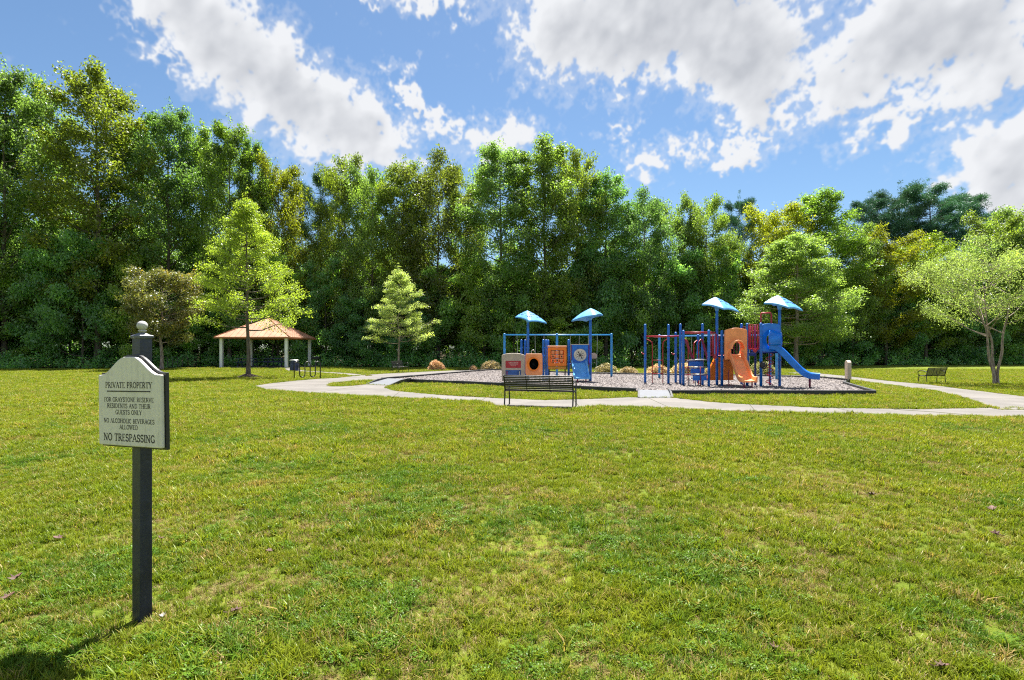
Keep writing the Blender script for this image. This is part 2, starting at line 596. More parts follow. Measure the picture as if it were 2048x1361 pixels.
def ground_mat():
    m, k, out = material('lawn_soil')
    p = k.n('ShaderNodeBsdfPrincipled')
    k.t.links.new(p.outputs[0], out.inputs[0])
    pos = k.n('ShaderNodeNewGeometry').outputs['Position']
    a = k.noise(pos, 0.35, 5, 0.6)
    b = k.noise(pos, 2.2, 6, 0.65, 0.4)
    c = k.noise(pos, 38.0, 4, 0.7)
    g = k.mix(k.ss(a, 0.36, 0.64), (0.115, 0.165, 0.016), (0.175, 0.21, 0.022))
    g = k.mix(k.ss(b, 0.50, 0.74), g, (0.15, 0.125, 0.05))
    g = k.mix(k.m('MULTIPLY', k.ss(c, 0.45, 0.75), 0.6), g, (0.045, 0.06, 0.012))
    # leaf litter on the floor of the wood (follows the wood's edge)
    at = k.n('ShaderNodeAttribute', attribute_name='litter')
    lit = k.m('ADD', at.outputs['Fac'], k.m('MULTIPLY', k.m('SUBTRACT', b, 0.5), 0.5))
    lc = k.mix(k.ss(c, 0.3, 0.7), (0.030, 0.022, 0.012), (0.085, 0.06, 0.032))
    k.put(p.inputs['Base Color'], k.mix(k.ss(lit, 0.35, 0.65), g, lc))
    p.inputs['Roughness'].default_value = 0.95
    p.inputs['Specular IOR Level'].default_value = 0.1
    bm = k.n('ShaderNodeBump')
    bm.inputs['Strength'].default_value = 0.8
    bm.inputs['Distance'].default_value = 0.05
    k.put(bm.inputs['Height'], c)
    k.t.links.new(bm.outputs[0], p.inputs['Normal'])
    return m


def grass_mat(name, hues, dry=(0.30, 0.215, 0.085), dry_amt=1.0, trans=0.35):
    m, k, out = material(name)
    pos = k.n('ShaderNodeNewGeometry').outputs['Position']
    rv = k.n('ShaderNodeAttribute', attribute_name='rv').outputs['Fac']
    ln = k.n('ShaderNodeAttribute', attribute_name='along').outputs['Fac']
    a = k.noise(pos, 0.42, 4, 0.6)
    b = k.noise(pos, 1.9, 5, 0.65, 0.6)
    d = k.noise(pos, 5.5, 3, 0.6)
    c = k.mix(k.ss(a, 0.38, 0.62), hues[0], hues[1])
    c = k.mix(k.m('MULTIPLY', k.ss(d, 0.45, 0.68), 0.7), c, hues[2])
    dr = k.m('MULTIPLY', k.ss(k.m('ADD', b, k.m('MULTIPLY', k.m('SUBTRACT', rv, 0.5), 0.32)), 0.575, 0.75), dry_amt)
    c = k.mix(dr, c, dry)
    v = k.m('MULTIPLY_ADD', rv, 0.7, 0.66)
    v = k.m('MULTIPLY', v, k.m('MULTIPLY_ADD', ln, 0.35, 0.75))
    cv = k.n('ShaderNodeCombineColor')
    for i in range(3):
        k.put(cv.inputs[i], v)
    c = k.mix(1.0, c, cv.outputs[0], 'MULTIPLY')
    df = k.n('ShaderNodeBsdfDiffuse')
    tr = k.n('ShaderNodeBsdfTranslucent')
    gl = k.n('ShaderNodeBsdfGlossy')
    gl.inputs['Roughness'].default_value = 0.4
    k.put(df.inputs[0], c)
    k.put(tr.inputs[0], k.mix(1.0, c, (1.5, 1.5, 0.8, 1), 'MULTIPLY'))
    ms = k.n('ShaderNodeMixShader')
    ms.inputs[0].default_value = trans
    k.t.links.new(df.outputs[0], ms.inputs[1])
    k.t.links.new(tr.outputs[0], ms.inputs[2])
    m2 = k.n('ShaderNodeMixShader')
    m2.inputs[0].default_value = 0.012
    k.t.links.new(ms.outputs[0], m2.inputs[1])
    k.t.links.new(gl.outputs[0], m2.inputs[2])
    k.t.links.new(m2.outputs[0], out.inputs[0])
    return m


M['ground'] = ground_mat()
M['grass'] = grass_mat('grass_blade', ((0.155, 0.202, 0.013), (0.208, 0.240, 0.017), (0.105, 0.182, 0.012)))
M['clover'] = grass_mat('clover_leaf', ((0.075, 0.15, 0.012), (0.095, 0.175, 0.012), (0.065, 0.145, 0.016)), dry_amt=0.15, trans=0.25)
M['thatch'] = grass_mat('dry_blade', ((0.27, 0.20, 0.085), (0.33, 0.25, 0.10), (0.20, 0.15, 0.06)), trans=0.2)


def gravel_mat():
    m, k, out = material('gravel')
    p = k.n('ShaderNodeBsdfPrincipled')
    k.t.links.new(p.outputs[0], out.inputs[0])
    pos = k.n('ShaderNodeNewGeometry').outputs['Position']
    vo = k.n('ShaderNodeTexVoronoi')
    vo.inputs['Scale'].default_value = 26
    k.put(vo.inputs['Vector'], pos)
    sp = k.n('ShaderNodeSeparateColor')
    k.put(sp.inputs[0], vo.outputs['Color'])
    a = k.noise(pos, 0.6, 4, 0.6)
    c = k.mix(sp.outputs[0], (0.075, 0.064, 0.066), (0.27, 0.24, 0.24))
    c = k.mix(k.m('MULTIPLY', k.ss(a, 0.42, 0.7), 0.35), c, (0.22, 0.18, 0.145))
    k.put(p.inputs['Base Color'], c)
    p.inputs['Roughness'].default_value = 0.9
    bm = k.n('ShaderNodeBump', invert=True)
    bm.inputs['Strength'].default_value = 1.0
    bm.inputs['Distance'].default_value = 0.04
    k.put(bm.inputs['Height'], vo.outputs['Distance'])
    k.t.links.new(bm.outputs[0], p.inputs['Normal'])
    return m


def concrete_mat():
    m, k, out = material('concrete')
    p = k.n('ShaderNodeBsdfPrincipled')
    k.t.links.new(p.outputs[0], out.inputs[0])
    pos = k.n('ShaderNodeNewGeometry').outputs['Position']
    a = k.noise(pos, 0.7, 6, 0.65)
    b = k.noise(pos, 9, 6, 0.7)
    c = k.mix(k.ss(a, 0.3, 0.7), (0.100, 0.092, 0.086), (0.150, 0.138, 0.130))
    c = k.mix(k.m('MULTIPLY', k.ss(b, 0.55, 0.8), 0.5), c, (0.075, 0.068, 0.06))
    k.put(p.inputs['Base Color'], c)
    p.inputs['Roughness'].default_value = 0.85
    bm = k.n('ShaderNodeBump')
    bm.inputs['Strength'].default_value = 0.3
    bm.inputs['Distance'].default_value = 0.01
    k.put(bm.inputs['Height'], b)
    k.t.links.new(bm.outputs[0], p.inputs['Normal'])
    return m


M['gravel'] = gravel_mat()
M['concrete'] = concrete_mat()
M['joint'] = surf('joint_dirt', (0.06, 0.06, 0.025), 0.95)

# ------------------------------------------------------------------ terrain, paths, gravel
EDGE = [(-140, 46), (-80, 50), (-48, 53.5), (-22, 59), (0, 57.5), (25, 61), (63, 70), (95, 77), (160, 84)]


def edge(x):
    return np.interp(x, [p[0] for p in EDGE], [p[1] for p in EDGE])


def h(x, y):
    r = math.hypot(x + 22.4, y - 52.2)
    t = min(max((9.5 - r) / 4.5, 0), 1)
    return 0.14 * t * t * (3 - 2 * t)


def hv(x, y):
    t = np.clip((9.5 - np.hypot(x + 22.4, y - 52.2)) / 4.5, 0, 1)
    return 0.14 * t * t * (3 - 2 * t)


xs = np.unique(np.concatenate([np.linspace(-900, -90, 10), np.arange(-90, 91, 1.5), np.linspace(90, 900, 10)]))
ys = np.unique(np.concatenate([np.linspace(-120, -10, 5), np.arange(-10, 100, 1.5), np.linspace(100, 1200, 12)]))
gx, gy = np.meshgrid(xs, ys)
gz = hv(gx, gy)
nx, ny = len(xs), len(ys)
ii = np.arange(nx * ny).reshape(ny, nx)
gq = np.stack([ii[:-1, :-1], ii[:-1, 1:], ii[1:, 1:], ii[1:, :-1]], -1).reshape(-1, 4)
lit = np.clip((gy - edge(gx) + 1.5) / 3.0, 0, 1)
gm = np_mesh('ground', np.stack([gx, gy, gz], -1).reshape(-1, 3), gq, {'litter': lit.ravel()})
gm.materials.append(M['ground'])
ground = bpy.data.objects.new('ground', gm)
col.objects.link(ground)
tag(ground, kind='structure')

PATH_FRONT = [(-11.27, 24.94), (-10.3, 23.5), (-9.17, 22.48), (-7.23, 21.2), (-5.06, 19.95), (-3.39, 19.2), (-1.71, 18.3), (-0.78, 17.55), (-0.38, 16.3),
              (1.06, 15.75), (1.78, 15.5), (2.15, 16.1), (2.7, 16.4), (3.87, 15.97), (5.1, 15.43), (6.24, 14.92), (7.76, 14.34), (10.04, 13.9), (12.27, 13.64), (16, 13.3), (34, 12.4),
              (34, 14.8), (18, 15.6), (13.26, 15.9), (11.15, 15.5), (8.57, 15.9), (7.05, 16.86), (6.15, 17.75), (5.5, 19.3), (4.3, 19.35), (4.0, 19.5), (2.93, 18.9),
              (1.07, 18.39), (-0.4, 19.1), (-1.86, 20.01), (-3.24, 21.17), (-4.62, 22.6), (-5.4, 24.4), (-5.64, 26.2), (-6.95, 27.18), (-7.3, 26.0), (-7.7, 25.55), (-8.15, 25.6),
              (-8.6, 26.5), (-8.86, 28.0), (-8.4, 30.0), (-7.4, 30.9), (-2.1, 45.0), (-1.2, 47.6), (-2.6, 50.2), (-4.2, 47.8), (-6.71, 43.87), (-8.93, 40.02), (-9.95, 37.93),
              (-10.1, 35.5), (-10.4, 33.4), (-11.05, 32.5), (-11.6, 30.5), (-11.9, 27.59), (-11.8, 26.0)]
PATH_RIGHT = [(13.2, 15.4), (13.6, 16.4), (15.33, 19.17), (16.63, 22.48), (17.47, 26.16), (18.29, 30.35), (19.2, 36), (19.9, 42), (22.0, 42), (21.2, 36), (20.5, 33), (19.8, 29.09), (19.69, 26.93),
              (18.78, 23.65), (17.8, 19.8), (18.6, 17.0), (22, 15.0)]
mb = MB()
mb.prism(PATH_FRONT, (0, 0, -0.1), (1, 0, 0), (0, 1, 0), (0, 0, 0.125))
path = tag(mb.build('path', M['concrete']), kind='structure')
mb = MB()
mb.prism(PATH_RIGHT, (0, 0, -0.1), (1, 0, 0), (0, 1, 0), (0, 0, 0.131))
path2 = tag(mb.build('path', M['concrete']), kind='structure')
# narrow walk from the shelter to the loop path
W3 = smooth_path([(-18.7, 48.4, 0), (-17.6, 46.0, 0), (-14.5, 43.0, 0), (-11.5, 39.6, 0), (-9.6, 36.4, 0)], 5)
mb = MB()
LN = []
RN = []
for i, p in enumerate(W3):
    a = W3[max(i - 1, 0)]
    b = W3[min(i + 1, len(W3) - 1)]
    s = basis(b - a)[0] * 0.62
    for q, lst in ((p - s, LN), (p + s, RN)):
        lst.append((q.x, q.y))
n = len(W3)
vs = [(x, y, h(x, y) + 0.021) for x, y in LN] + [(x, y, h(x, y) + 0.021) for x, y in RN]
vs += [(x, y, z - 0.12) for x, y, z in vs]
fs = []
for i in range(n - 1):
    fs += [(i, n + i, n + i + 1, i + 1), (i, i + 1, 2 * n + i + 1, 2 * n + i), (n + i, 3 * n + i, 3 * n + i + 1, n + i + 1)]
mb.add(vs, fs)
path3 = tag(mb.build('path', M['concrete']), kind='structure')
WALK = LN + RN[::-1]
# contraction joints and the weedy crack on the right
def joint(a, b, z, wd=0.022):
    m_ = MB()
    a, b = Vector((*a, z)), Vector((*b, z))
    s = basis(b - a)[0] * wd / 2
    m_.add([a - s, a + s, b + s, b - s], [(0, 1, 2, 3)])
    return m_.build('joint', M['joint'], path)
for a, b in (((-4.1, 19.5), (-4.35, 22.0)), ((-1.0, 17.9), (-0.9, 19.3)), ((1.9, 15.8), (2.0, 18.5)), ((4.4, 15.8), (4.6, 19.2)), ((6.4, 14.95), (7.0, 16.75)), ((8.8, 14.2), (9.0, 15.75)),
             ((-7.5, 21.6), (-6.8, 25.9)), ((-10.3, 23.7), (-8.75, 26.9)), ((-11.6, 30.0), (-8.5, 29.4)), ((-9.7, 34.5), (-6.7, 32.9)), ((-8.7, 40.1), (-4.9, 38.0)), ((-6.4, 43.9), (-2.9, 43.2))):
    joint(a, b, 0.0285)
for a, b in (((10.35, 15.42), (11.0, 14.7)), ((11.0, 14.7), (11.4, 13.85))):
    joint(a, b, 0.0285, 0.11)
for a, b in (((15.3, 18.9), (17.5, 18.6)), ((16.5, 21.9), (18.3, 21.5)), ((17.2, 24.7), (19.05, 24.4)), ((17.7, 27.4), (19.6, 27.2))):
    o = joint(a, b, 0.0345)
    o.parent = path2

GRAVEL = [(-5.2, 28.9), (-0.45, 25.5), (4.72, 21.75), (5.75, 20.6), (13.1, 20.6), (15.3, 26.2), (17.1, 28.9), (17.4, 32.5), (14, 34.6), (8, 36.4), (5.2, 38.0), (-1.6, 45.0), (-6.8, 30.2), (-6.45, 29.6)]
mb = MB()
mb.prism(GRAVEL, (0, 0, -0.05), (1, 0, 0), (0, 1, 0), (0, 0, 0.155))
gravel = tag(mb.build('gravel_bed', M['gravel']), kind='structure')

# plastic border timbers
border = thing('playground_border', 'low black plastic timber edging around the gravel play area', 'border', (4, 28, 0))
tm = MB()
tm.box((0, 0, 0), (1, 0.13, 0.21), None, 0.014)
tme = new_mesh('border_timber', tm.v, tm.f)
tme.materials.append(M['black_plastic'])
cm = MB()
cm.lathe([(0.016, 0), (0.016, 0.02), (0.0, 0.021)], n=8)
rng = random.Random(4)
for line in ([(-5.2, 28.9), (-0.45, 25.5), (4.72, 21.7)], [(5.72, 20.55), (13.1, 20.55), (15.3, 26.2), (17.1, 28.9), (17.4, 32.5), (14, 34.7), (8, 36.5), (5.2, 38.1), (-1.6, 45.1), (-6.9, 30.3), (-6.5, 29.6)]):
    for a, b in zip(line[:-1], line[1:]):
        a, b = Vector((*a, 0)), Vector((*b, 0))
        L = (b - a).length
        k = max(1, round(L / 1.5))
        for i in range(k):
            c = a.lerp(b, (i + 0.5) / k)
            o = bpy.data.objects.new('border_timber', tme)
            col.objects.link(o)
            o.parent = border
            o.location = c + Vector((0, 0, 0.095 + rng.uniform(-0.006, 0.006))) - border.location
            o.scale = (L / k - 0.012 if k > 1 else L + 0.05, 1, 1)
            o.rotation_euler = (rng.uniform(-0.02, 0.02), rng.uniform(-.004, .004), math.atan2((b - a).y, (b - a).x) + rng.uniform(-.004, .004))


def ramp(label, b0, b1, t0, t1, z0, z1):
    c = Vector(((b0[0] + b1[0]) / 2, (b0[1] + b1[1]) / 2, 0))
    r = thing('access_ramp', label, 'ramp', c)
    m_ = MB()
    P = [Vector((*b0, z0)), Vector((*b1, z0)), Vector((*t1, z1)), Vector((*t0, z1))]
    m_.add(P + [Vector((p.x, p.y, -0.03)) for p in P], [(0, 1, 2, 3), (0, 4, 5, 1), (1, 5, 6, 2), (2, 6, 7, 3), (3, 7, 4, 0)])
    m_.build('ramp_deck', M['grey_ramp'], r)
    for p, q in ((P[0], P[3]), (P[1], P[2])):
        m_ = MB()
        mid = (p + q) / 2
        pts = [p + Vector((0, 0, 0.02)), mid + Vector((0, 0, 0.10)), q + Vector((0, 0, 0.06))]
        s = basis(q - p)[0] * 0.03
        vs = []
        for t_ in pts:
            vs += [t_ - s, t_ + s, Vector((t_.x, t_.y, -0.02)) + s, Vector((t_.x, t_.y, -0.02)) - s]
        fs = []
        for i in range(2):
            for j in range(4):
                fs.append((i * 4 + j, i * 4 + (j + 1) % 4, i * 4 + 4 + (j + 1) % 4, i * 4 + 4 + j))
        fs += [(3, 2, 1, 0), (8, 9, 10, 11)]
        m_.add(vs, fs)
        m_.build('side_rail', M['black_plastic'], r)
    return r


ramp('grey plastic ramp with black side rails at left corner of the gravel', (-6.95, 27.18), (-5.64, 26.2), (-6.5, 29.7), (-5.15, 28.95), 0.035, 0.19)
ramp('short grey curb ramp in the front gap of the border near the ladders', (4.3, 19.3), (5.42, 19.2), (4.72, 21.2), (5.75, 20.85), 0.035, 0.17)

# ------------------------------------------------------------------ sign in the foreground
SA = R(-23)                                    # the board is turned; its right edge is nearer
sg = thing('notice_sign', 'weathered cream private property notice on dark navy post in the foreground', 'sign', (-2.21, 3.40, 0), SA)
PW = 0.074
mb = MB()
mb.box((0, 0, 0.82), (PW, PW, 1.72), None)
post = mb.build('post', M['post_paint'])
post.parent = sg
md = post.modifiers.new('bevel', 'BEVEL')
md.width = 0.004
md.segments = 2
mb = MB()
mb.lathe([(0.056, 1.676), (0.061, 1.680), (0.061, 1.692), (0.054, 1.696), (0.038, 1.700), (0.022, 1.708), (0.014, 1.712)], n=4, M=rz3(PI / 4))
cap = mb.build('post_cap', M['cap'])
cap.parent = sg
mb = MB()
prof = [(0.012, 1.708), (0.014, 1.716), (0.022, 1.720), (0.022, 1.724), (0.014, 1.728)]
for i in range(11):
    a = -1.15 + (1.15 + PI / 2) * i / 10
    prof.append((0.0290 * math.cos(a) + 0.0002, 1.753 + 0.0285 * math.sin(a)))
mb.lathe(prof, n=24)
fin = mb.build('ball_finial', M['finial'], None, True)
fin.parent = sg
BW, ZB, ZS, ZT = 0.275, 1.045, 1.462, 1.568


def sign_outline(g):
    """arched board outline, grown by g"""
    P = [(-BW - g, ZB - g), (BW + g, ZB - g), (BW + g, ZS + g)]
    for i in range(1, 24):
        t = i / 24
        x = (BW + g) * (1 - 2 * t)
        u = abs(x) / (BW + g)
        s = 1 - min(max((u - 0.12) / 0.80, 0), 1)
        s = s * s * (3 - 2 * s)
        P.append((x, ZS + g + (ZT - ZS) * s))
    P.append((-BW - g, ZS + g))
    return P


board = MB().prism(sign_outline(0.012), (0, -PW / 2, 0), (1, 0, 0), (0, 0, 1), (0, -0.020, 0)).build('backing_board', M['sign_black'], None, False, 0.003)
face = MB().prism(sign_outline(0.0), (0, -PW / 2 - 0.0205, 0), (1, 0, 0), (0, 0, 1), (0, -0.026, 0)).build('face_board', M['sign_cream'], None, False, 0.006)
board.parent = sg
face.parent = sg
for o in (board, face):
    o.rotation_euler = (0, R(-1.1), 0)
    o.location = (0.028, 0, 0)


# serif stroke letters
def arc(cx, cy_, rx, ry, a0, a1, k=9):
    return [(cx + rx * math.cos(R(a0 + (a1 - a0) * i / k)), cy_ + ry * math.sin(R(a0 + (a1 - a0) * i / k))) for i in range(k + 1)]


T, S = 0.15, 0.075
GL = {
    'A': (0.80, [([(0.05, 0), (0.40, 1)], S), ([(0.40, 1), (0.73, 0)], T), ([(0.18, .36), (0.58, .36)], S)], [(0.05, 0), (0.73, 0)]),
    'B': (0.68, [([(.15, 0), (.15, 1)], T), ([(.1, 1), (.35, 1)] + arc(.35, .75, .2, .25, 90, -90) + [(.15, .5)], S), ([(.15, .52), (.38, .52)] + arc(.38, .26, .24, .26, 90, -90) + [(.1, 0)], T * .8)], []),
    'C': (0.76, [(arc(.42, .5, .33, .5, 50, 310, 16), T * .85), ([(.65, .95), (.65, .68)], S)], []),
    'D': (0.80, [([(.15, 0), (.15, 1)], T), ([(.1, 1), (.35, 1)] + arc(.35, .5, .36, .5, 90, -90, 12) + [(.1, 0)], T * .75)], []),
    'E': (0.64, [([(.15, 0), (.15, 1)], T), ([(.06, 1), (.56, 1), (.56, .84)], S), ([(.15, .52), (.44, .52)], S), ([(.06, 0), (.58, 0), (.58, .18)], S)], []),
    'F': (0.60, [([(.15, 0), (.15, 1)], T), ([(.06, 1), (.56, 1), (.56, .82)], S), ([(.15, .52), (.44, .52)], S)], [(.15, 0)]),
    'G': (0.80, [(arc(.42, .5, .34, .5, 50, 330, 18), T * .85), ([(.68, .02), (.68, .42)], T * .8), ([(.50, .42), (.76, .42)], S), ([(.66, .95), (.66, .70)], S)], []),
    'H': (0.84, [([(.15, 0), (.15, 1)], T), ([(.67, 0), (.67, 1)], T), ([(.15, .52), (.67, .52)], S)], [(.15, 0), (.67, 0), (.15, 1), (.67, 1)]),
    'I': (0.34, [([(.17, 0), (.17, 1)], T)], [(.17, 0), (.17, 1)]),
    'L': (0.62, [([(.15, 0), (.15, 1)], T), ([(.06, 0), (.58, 0), (.58, .2)], S)], [(.15, 1)]),
    'N': (0.84, [([(.13, 0), (.13, 1)], S), ([(.13, 1), (.69, 0)], T), ([(.69, 0), (.69, 1)], S)], [(.13, 0), (.69, 1), (.08, 1)]),
    'O': (0.84, [(arc(.42, .5, .34, .5, 0, 360, 22), T * .85)], []),
    'P': (0.64, [([(.15, 0), (.15, 1)], T), ([(.06, 1), (.34, 1)] + arc(.34, .74, .24, .26, 90, -90) + [(.15, .48)], T * .7)], [(.15, 0)]),
    'R': (0.74, [([(.15, 0), (.15, 1)], T), ([(.06, 1), (.34, 1)] + arc(.34, .75, .23, .25, 90, -90) + [(.15, .5)], T * .7), ([(.34, .5), (.68, 0)], T)], [(.15, 0)]),
    'S': (0.62, [(arc(.31, .75, .22, .25, 30, 250, 10) + arc(.31, .26, .24, .26, 90, -150, 11), T * .85), ([(.52, .97), (.52, .74)], S), ([(.08, .28), (.08, .03)], S)], []),
    'T': (0.70, [([(.35, 0), (.35, 1)], T), ([(.05, .80), (.05, 1), (.65, 1), (.65, .80)], S)], [(.35, 0)]),
    'U': (0.80, [([(.14, 1), (.14, .3)] + arc(.40, .3, .26, .3, 180, 360, 8) + [(.66, 1)], T * .8)], [(.14, 1), (.66, 1)]),
    'V': (0.76, [([(.06, 1), (.38, 0)], T), ([(.38, 0), (.69, 1)], S)], [(.06, 1), (.69, 1)]),
    'W': (1.08, [([(.06, 1), (.32, 0)], T), ([(.32, 0), (.54, 1)], S), ([(.54, 1), (.80, 0)], T), ([(.80, 0), (1.02, 1)], S)], [(.06, 1), (.54, 1), (1.02, 1)]),
    'Y': (0.74, [([(.06, 1), (.37, .48)], T), ([(.37, .48), (.68, 1)], S), ([(.37, .5), (.37, 0)], T)], [(.37, 0), (.06, 1), (.68, 1)]),
}
ZF = [0]


def text_line(txt, width, hgt, zbase, weight=1.0):
    m_ = MB()
    adv = [GL[c][0] + 0.06 if c != ' ' else 0.42 for c in txt]
    sx = width / sum(adv)
    x = -width / 2
    y0 = -PW / 2 - 0.0467
    for c, a in zip(txt, adv):
        if c != ' ':
            _, strokes, serifs = GL[c]
            segs = []
            for pts, wd in strokes:
                segs += [(p, q, wd) for p, q in zip(pts[:-1], pts[1:])]
            segs += [((sxy[0] - 0.15, sxy[1]), (sxy[0] + 0.15, sxy[1]), S * 0.9) for sxy in serifs]
            for p, q, wd in segs:
                ZF[0] += 1
                P = Vector((x + p[0] * sx, 0, zbase + p[1] * hgt))
                Q = Vector((x + q[0] * sx, 0, zbase + q[1] * hgt))
                d = (Q - P)
                if d.length < 1e-6:
                    continue
                d.normalize()
                w2 = wd * hgt * 0.5 * weight
                s = Vector((-d.z, 0, d.x)) * w2
                e = d * w2 * 0.5
                yy = y0 - 0.0002 * (ZF[0] % 5)
                vs = [P - e - s, Q + e - s, Q + e + s, P - e + s]
                m_.add([Vector((v.x, yy, v.z)) for v in vs], [(0, 1, 2, 3)])
        x += a * sx
    o = m_.build('lettering', M['letter'])
    o.parent = face
    return o


text_line('PRIVATE PROPERTY', 0.415, 0.033, 1.386, 1.25)
text_line('FOR GRAYSTONE RESERVE', 0.44, 0.0245, 1.305, 1.25)
text_line('RESIDENTS AND THEIR', 0.385, 0.0245, 1.268, 1.25)
text_line('GUESTS ONLY', 0.235, 0.0245, 1.231, 1.25)
text_line('NO ALCOHOLIC BEVERAGES', 0.45, 0.0245, 1.180, 1.25)
text_line('ALLOWED', 0.165, 0.0245, 1.144, 1.25)
text_line('NO TRESPASSING', 0.455, 0.040, 1.075, 1.35)
mb = MB().box((0, -PW / 2 - 0.0472, 1.366), (0.385, 0.0014, 0.0065))
o = mb.build('rule_line', M['letter'])
o.parent = face

# ------------------------------------------------------------------ benches
def make_bench():
    b = thing('park_bench', 'x', 'bench', (0, 0, 0), 0, 'black steel park benches')
    L = 1.0                                   # half length; sitter faces +Y
    prof = [(-0.30, 0.885), (-0.255, 0.80), (-0.215, 0.68), (-0.185, 0.55), (-0.15, 0.465), (-0.08, 0.43), (0.05, 0.43), (0.20, 0.445), (0.275, 0.44)]
    pp = smooth_path([(0, y, z) for y, z in prof], 6)
    for sx in (-1, 1):
        x = sx * L
        m_ = MB().tube([p + Vector((x, 0, 0)) for p in pp], 0.022, 8)
        m_.build('side_frame', M['black_steel'], b, True)
        m_ = MB().tube(smooth_path([(x, -0.17, 0.49), (x, -0.18, 0.25), (x, -0.225, 0.0)], 5), 0.021, 8)
        m_.build('leg', M['black_steel'], b, True)
        m_ = MB().tube(smooth_path([(x, 0.24, 0.43), (x, 0.275, 0.22), (x, 0.265, 0.0)], 5), 0.021, 8)
        m_.build('leg', M['black_steel'], b, True)
        m_ = MB().tube(smooth_path([(x, -0.20, 0.66), (x, 0.05, 0.705), (x, 0.22, 0.70), (x, 0.295, 0.63), (x, 0.285, 0.53), (x, 0.20, 0.45)], 5), 0.02, 8)
        m_.build('armrest', M['black_steel'], b, True)
    # slats follow the seat-and-back profile
    d = [0.0]
    for p, q in zip(pp[:-1], pp[1:]):
        d.append(d[-1] + (q - p).length)
    ns = 17
    for i in range(ns):
        t = d[-1] * (0.015 + 0.97 * i / (ns - 1))
        j = max(k for k in range(len(d)) if d[k] <= t)
        j = min(j, len(pp) - 2)
        f = (t - d[j]) / max(d[j + 1] - d[j], 1e-6)
        c = pp[j].lerp(pp[j + 1], f)
        tg = (pp[j + 1] - pp[j]).normalized()
        ang = math.atan2(tg.z, tg.y)
        m_ = MB().box(c, (2 * L - 0.03, 0.040, 0.012), Matrix.Rotation(ang, 3, 'X'))
        m_.build('slat', M['black_steel'], b)
    for x in (-0.34, 0.34):
        m_ = MB().tube([p + Vector((x, 0, -0.012)) for p in pp], 0.012, 6)
        m_.build('support_strap', M['black_steel'], b, True)
    return b


bench = make_bench()
place(bench, True, (0.80, 16.35, 0.025), R(-17), 'large black slatted bench in front of the playground, seen from behind')
place(bench, False, (20.85, 28.2, 0), R(14), 'black bench beside the curving path on the right', (0.58, 0.95, 0.9))
place(bench, False, (-8.35, 42.4, 0), R(-104), 'black bench under the small pale tree left of the gravel', (0.9, 1, 1))

# ------------------------------------------------------------------ bike racks
def make_rack():
    b = thing('bike_rack', 'x', 'bike rack', (0, 0, 0), 0, 'black wave bike racks')
    r = 0.18
    top, bot = 1.0, 0.12
    pts = [(-5 * r, 0, -0.05), (-5 * r, 0, top - r)]
    for k in range(3):
        cx = -4 * r + k * 4 * r
        pts += [(cx - r * math.cos(PI * i / 8), 0, top - r + r * math.sin(PI * i / 8)) for i in range(9)]
        if k < 2:
            cx2 = cx + 2 * r
            pts += [(cx2 - r * math.cos(PI * i / 8), 0, bot + r - r * math.sin(PI * i / 8)) for i in range(9)]
    pts += [(5 * r, 0, top - r), (5 * r, 0, -0.05)]
    clean = [pts[0]]
    for p in pts[1:]:
        if (Vector(p) - Vector(clean[-1])).length > 1e-4:
            clean.append(p)
    MB().tube(clean, 0.032, 10).build('wave_pipe', M['black_steel'], b, True)
    for x in (-5 * r, 5 * r):
        MB().lathe([(0.075, 0), (0.075, 0.012), (0.035, 0.014)], (x, 0, 0.0), 14).build('flange', M['black_steel'], b)
    return b


rack = make_rack()
place(rack, True, (-11.75, 32.7, 0.0), R(58), 'black wave bike rack at the bend of the path near the shelter')
place(rack, False, (-29.6, 50.0, h(-29.6, 50)), R(8), 'black wave bike rack on the lawn beside the bronze leaved tree', (1.15, 1, 1.05))

# ------------------------------------------------------------------ shelter
PX, PY, PZ = -22.4, 52.2, 0.14
sh = thing('picnic_shelter', 'open picnic shelter with copper coloured hip roof on white columns', 'shelter', (PX, PY, 0))
MB().box((PX, PY, PZ - 0.04), (7.0, 7.0, 0.20)).build('slab', M['concrete'], sh)
ce = 2.78
for sx in (-1, 1):
    for sy in (-1, 1):
        x, y = PX + sx * 2.82, PY + sy * 2.82
        m_ = MB().box((x, y, (PZ + ce) / 2), (0.24, 0.24, ce - PZ - 0.02))
        m_.build('column', M['column'], sh, False, 0.012)
E0 = 3.25                                     # eave half width
for k in (-1, 1):
    MB().box((PX, PY + k * 2.82, ce + 0.02), (2 * E0 - 0.5, 0.16, 0.16)).build('beam', M['fascia'], sh)
    MB().box((PX + k * 2.82, PY, ce + 0.02), (0.16, 2 * 2.82 - 0.165, 0.16)).build('beam', M['fascia'], sh)
AP = Vector((PX, PY, 4.70))
cor = [Vector((PX - E0, PY - E0, ce + 0.06)), Vector((PX + E0, PY - E0, ce + 0.06)), Vector((PX + E0, PY + E0, ce + 0.06)), Vector((PX - E0, PY + E0, ce + 0.06))]
